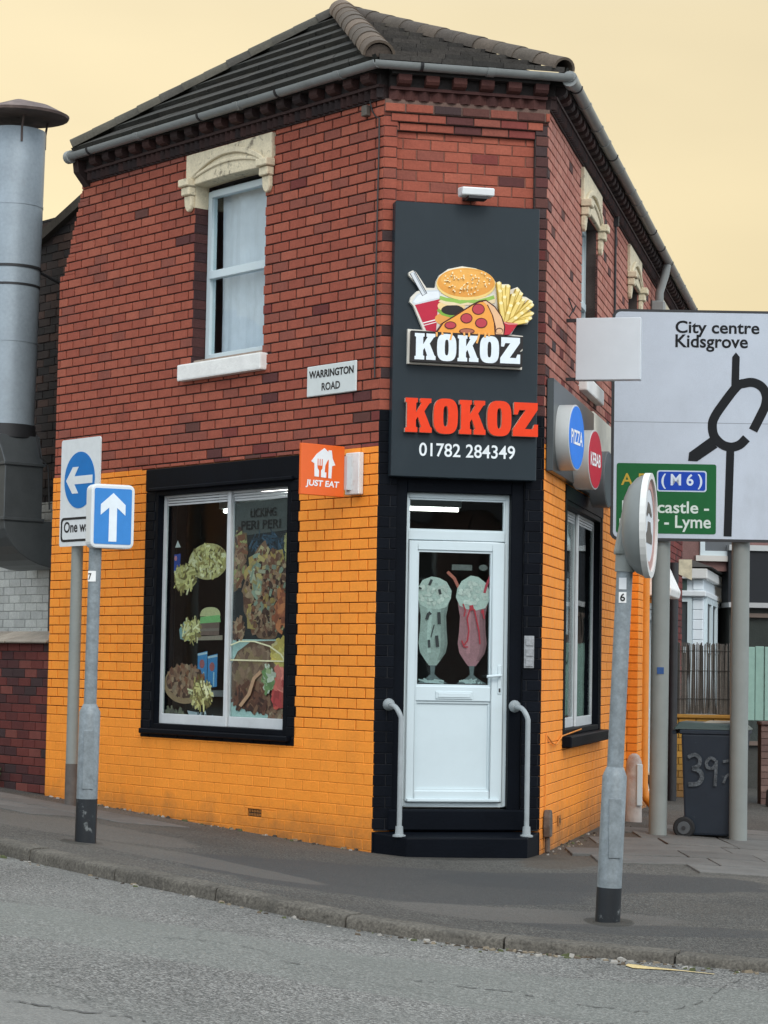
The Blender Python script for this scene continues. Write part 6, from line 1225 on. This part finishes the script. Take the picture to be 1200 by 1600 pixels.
b = MB(); bars(b, SR, -.92, -.43, .80, 2.45, .07, -.02, .03); b.fbox(SR, -.85, -.5, 1.60, 1.68, -.02, .03); b.build('porch_window', M_UPVC, pc2); b = MB(); b.fbox(SR, -.85, -.5, .87, 2.38, -.0195, -.012, (.03, .035, .04)); b.build('pane', M_CLAD, pc2)
b = MB(); b.fbox(SR, -1.0, .04, 2.46, 2.54, -6.0, .08, (.72, .76, .78)); b.fbox(SR, -.45, .06, 2.70, 2.84, -6.0, .10, (.70, .70, .68)); b.build('porch_cornice', M_CLAD, pc2, bevel=.012)
b = MB(); b.fbox(SR, -1.0, -.22, 2.545, 2.80, -.9, .02, (.045, .075, .065)); b.build('porch_fascia', M_CLAD, pc2)
for k in range(6):
    PQ = Fr((Q.P(13.6, 0, .17).x, Q.P(13.6, 0, .17).y), (Q.d.x, Q.d.y), (Q.n.x, Q.n.y)); ua = .22 + k * .95; b = MB(); bars(b, PQ, ua, ua + .85, .80, 2.45, .075, .0, .04); b.fbox(PQ, ua + .075, ua + .775, 1.70, 1.78, .0, .04); b.build('porch_window', M_UPVC, pc2); b = MB(); b.fbox(PQ, ua + .075, ua + .775, .875, 2.375, .001, .01, (.06, .07, .075)); b.build('pane', M_CLAD, pc2)
b = MB(); b.prism([SR.P(-1.0, 2.86, .05), SR.P(.12, 2.86, .12), SR.P(.12, 2.86, -6), SR.P(-1, 2.86, -6)], [SR.P(-1.0, 2.98, -.2), SR.P(-.2, 2.98, -.2), SR.P(-.2, 2.98, -6), SR.P(-1, 2.98, -6)], (.07, .065, .06)); b.build('porch_roof', M_TILE, pc2)
# shop front with dark fascia further on the right
b = MB(); p = Vector((5.62, 33.0, 0)); SF = Fr((p.x, p.y), (1, .1), (.1, -1)); DSF = thing('dark_shopfront', 'dark shopfront with black fascia board right of the right sign post', 'shop', tuple(SF.P(.8, -.1, 0)))
b.fbox(SF, -.6, 2.6, -.3, 2.45, -4, -.02, (.06, .06, .055)); b.build('wall', M_BRICK, DSF); b = MB(); b.fbox(SF, -1.7, 2.6, 2.9, 5.5, -4, -.02, (.22, .125, .115)); b.build('upper_wall', M_BRICK, DSF)
b = MB(); b.fbox(SF, -.65, 2.65, 2.45, 3.20, -.3, .10, (.02, .022, .026)); b.build('fascia', M_PRINT, DSF); b = MB(); b.fbox(SF, -.65, 2.65, 3.20, 3.28, -.3, .14, (.5, .52, .52)); b.fbox(SF, -.65, 2.65, 2.38, 2.45, -.3, .14, (.42, .42, .42)); b.build('fascia_trim', M_PRINT, DSF)
for k in range(2):
    b = MB(); bars(b, SF, -1.05 + k * 1.5, -.5 + k * 1.5, 3.12, 4.4, .07, -.02, .03); uwn = b.build('upper_window', M_UPVC, DSF); b = MB(); b.fbox(SF, -.98 + k * 1.5, -.57 + k * 1.5, 3.19, 4.33, -.019, -.01, (.10, .11, .12)); b.build('pane', M_CLAD, uwn); b = MB(); b.fbox(SF, -1.12 + k * 1.5, -.43 + k * 1.5, 3.04, 3.12, -.02, .06, (.6, .58, .54)); b.build('sill', M_CLAD, uwn)
for k in range(3):
    b = MB(); bars(b, SF, -.5 + k * .7, .15 + k * .7, .4, 2.3, .06, -.02, .05); b.build('window_frame', mat('brown_frame', (.14, .10, .08), rough=.6), DSF); b = MB(); b.fbox(SF, -.44 + k * .7, .09 + k * .7, .46, 2.24, -.01, .0); b.build('pane', M_GLASS, DSF)
# ================================================================== HOUSES ACROSS THE ROADS (they show in the window glass)
def plain_house(x, y, deg, wd, label, col, h=5.6, dep=7, rise=2.6):
    f = rframe(x, y, deg); t = thing('facing_house', label, 'house', tuple(f.P(wd / 2, gz(x, y), 0)), 'houses facing the shop')
    b = MB(); b.fbox(f, 0, wd, -.5, h, -dep, 0, col); b.build('wall', M_BRICK, t)
    b = MB(); b.prism([f.P(-.1, h, .3), f.P(-.1, h + rise, -dep / 2), f.P(-.1, h, -dep - .3)], [f.P(wd + .1, h, .3), f.P(wd + .1, h + rise, -dep / 2), f.P(wd + .1, h, -dep - .3)], (.045, .042, .045)); b.build('roof', M_TILE, t)
    b = MB(); b.fbox(f, wd * .1, wd * .22, h + rise * .6, h + rise + 1.1, -dep / 2 - .5, -dep / 2 + .3, col); b.build('chimney', M_BRICK, t)
    for a in (.15, .6):
        for z0 in (.9, 3.5):
            b = MB(); bars(b, f, wd * a, wd * a + 1.1, z0, z0 + 1.5, .08, -.04, .04); w_ = b.build('window', M_UPVC, t); b = MB(); b.fbox(f, wd * a + .08, wd * a + 1.02, z0 + .08, z0 + 1.42, .0, .012, (.04, .045, .05)); b.build('pane', M_PRINT, w_)
    b = MB(); b.fbox(f, wd * .42, wd * .42 + .9, 0, 2.1, .0, .05, (.05, .07, .12)); b.build('door', M_PRINT, t)
for k in range(4): plain_house(-22.0 - 3.6 * k, 16.0 + 4.4 * k, 50.7 + 180 - 180 + 180 * 0 - 101.4 * 0 + 0, 5.5, ('brick house across the left road reflected in the shop window', 'second brick house across the left road', 'third brick house across the left road', 'fourth brick house across the left road')[k], [(.17, .09, .07), (.20, .11, .085), (.14, .085, .075), (.19, .10, .08)][k])
for k in range(5): plain_house(40 - 6.6 * k, -22, 180, 6.5, ('brick house behind the camera facing the shop door', 'second brick house behind the camera', 'third brick house behind the camera', 'fourth brick house behind the camera', 'fifth brick house behind the camera')[k], [(.17, .09, .07), (.2, .11, .09), (.15, .09, .08)][k % 3])
for k in range(4): plain_house(19.0 + 1.6 * k, 52 + 7.2 * k, 77.5 + 180, 7.0, ('pale house across the right road reflected in the side window', 'second house across the right road', 'third house across the right road', 'fourth house across the right road')[k], [(.30, .26, .22), (.17, .09, .07), (.35, .33, .30), (.16, .09, .08)][k])
for ob in bpy.data.objects:
    if '_w' in ob: del ob['_w']
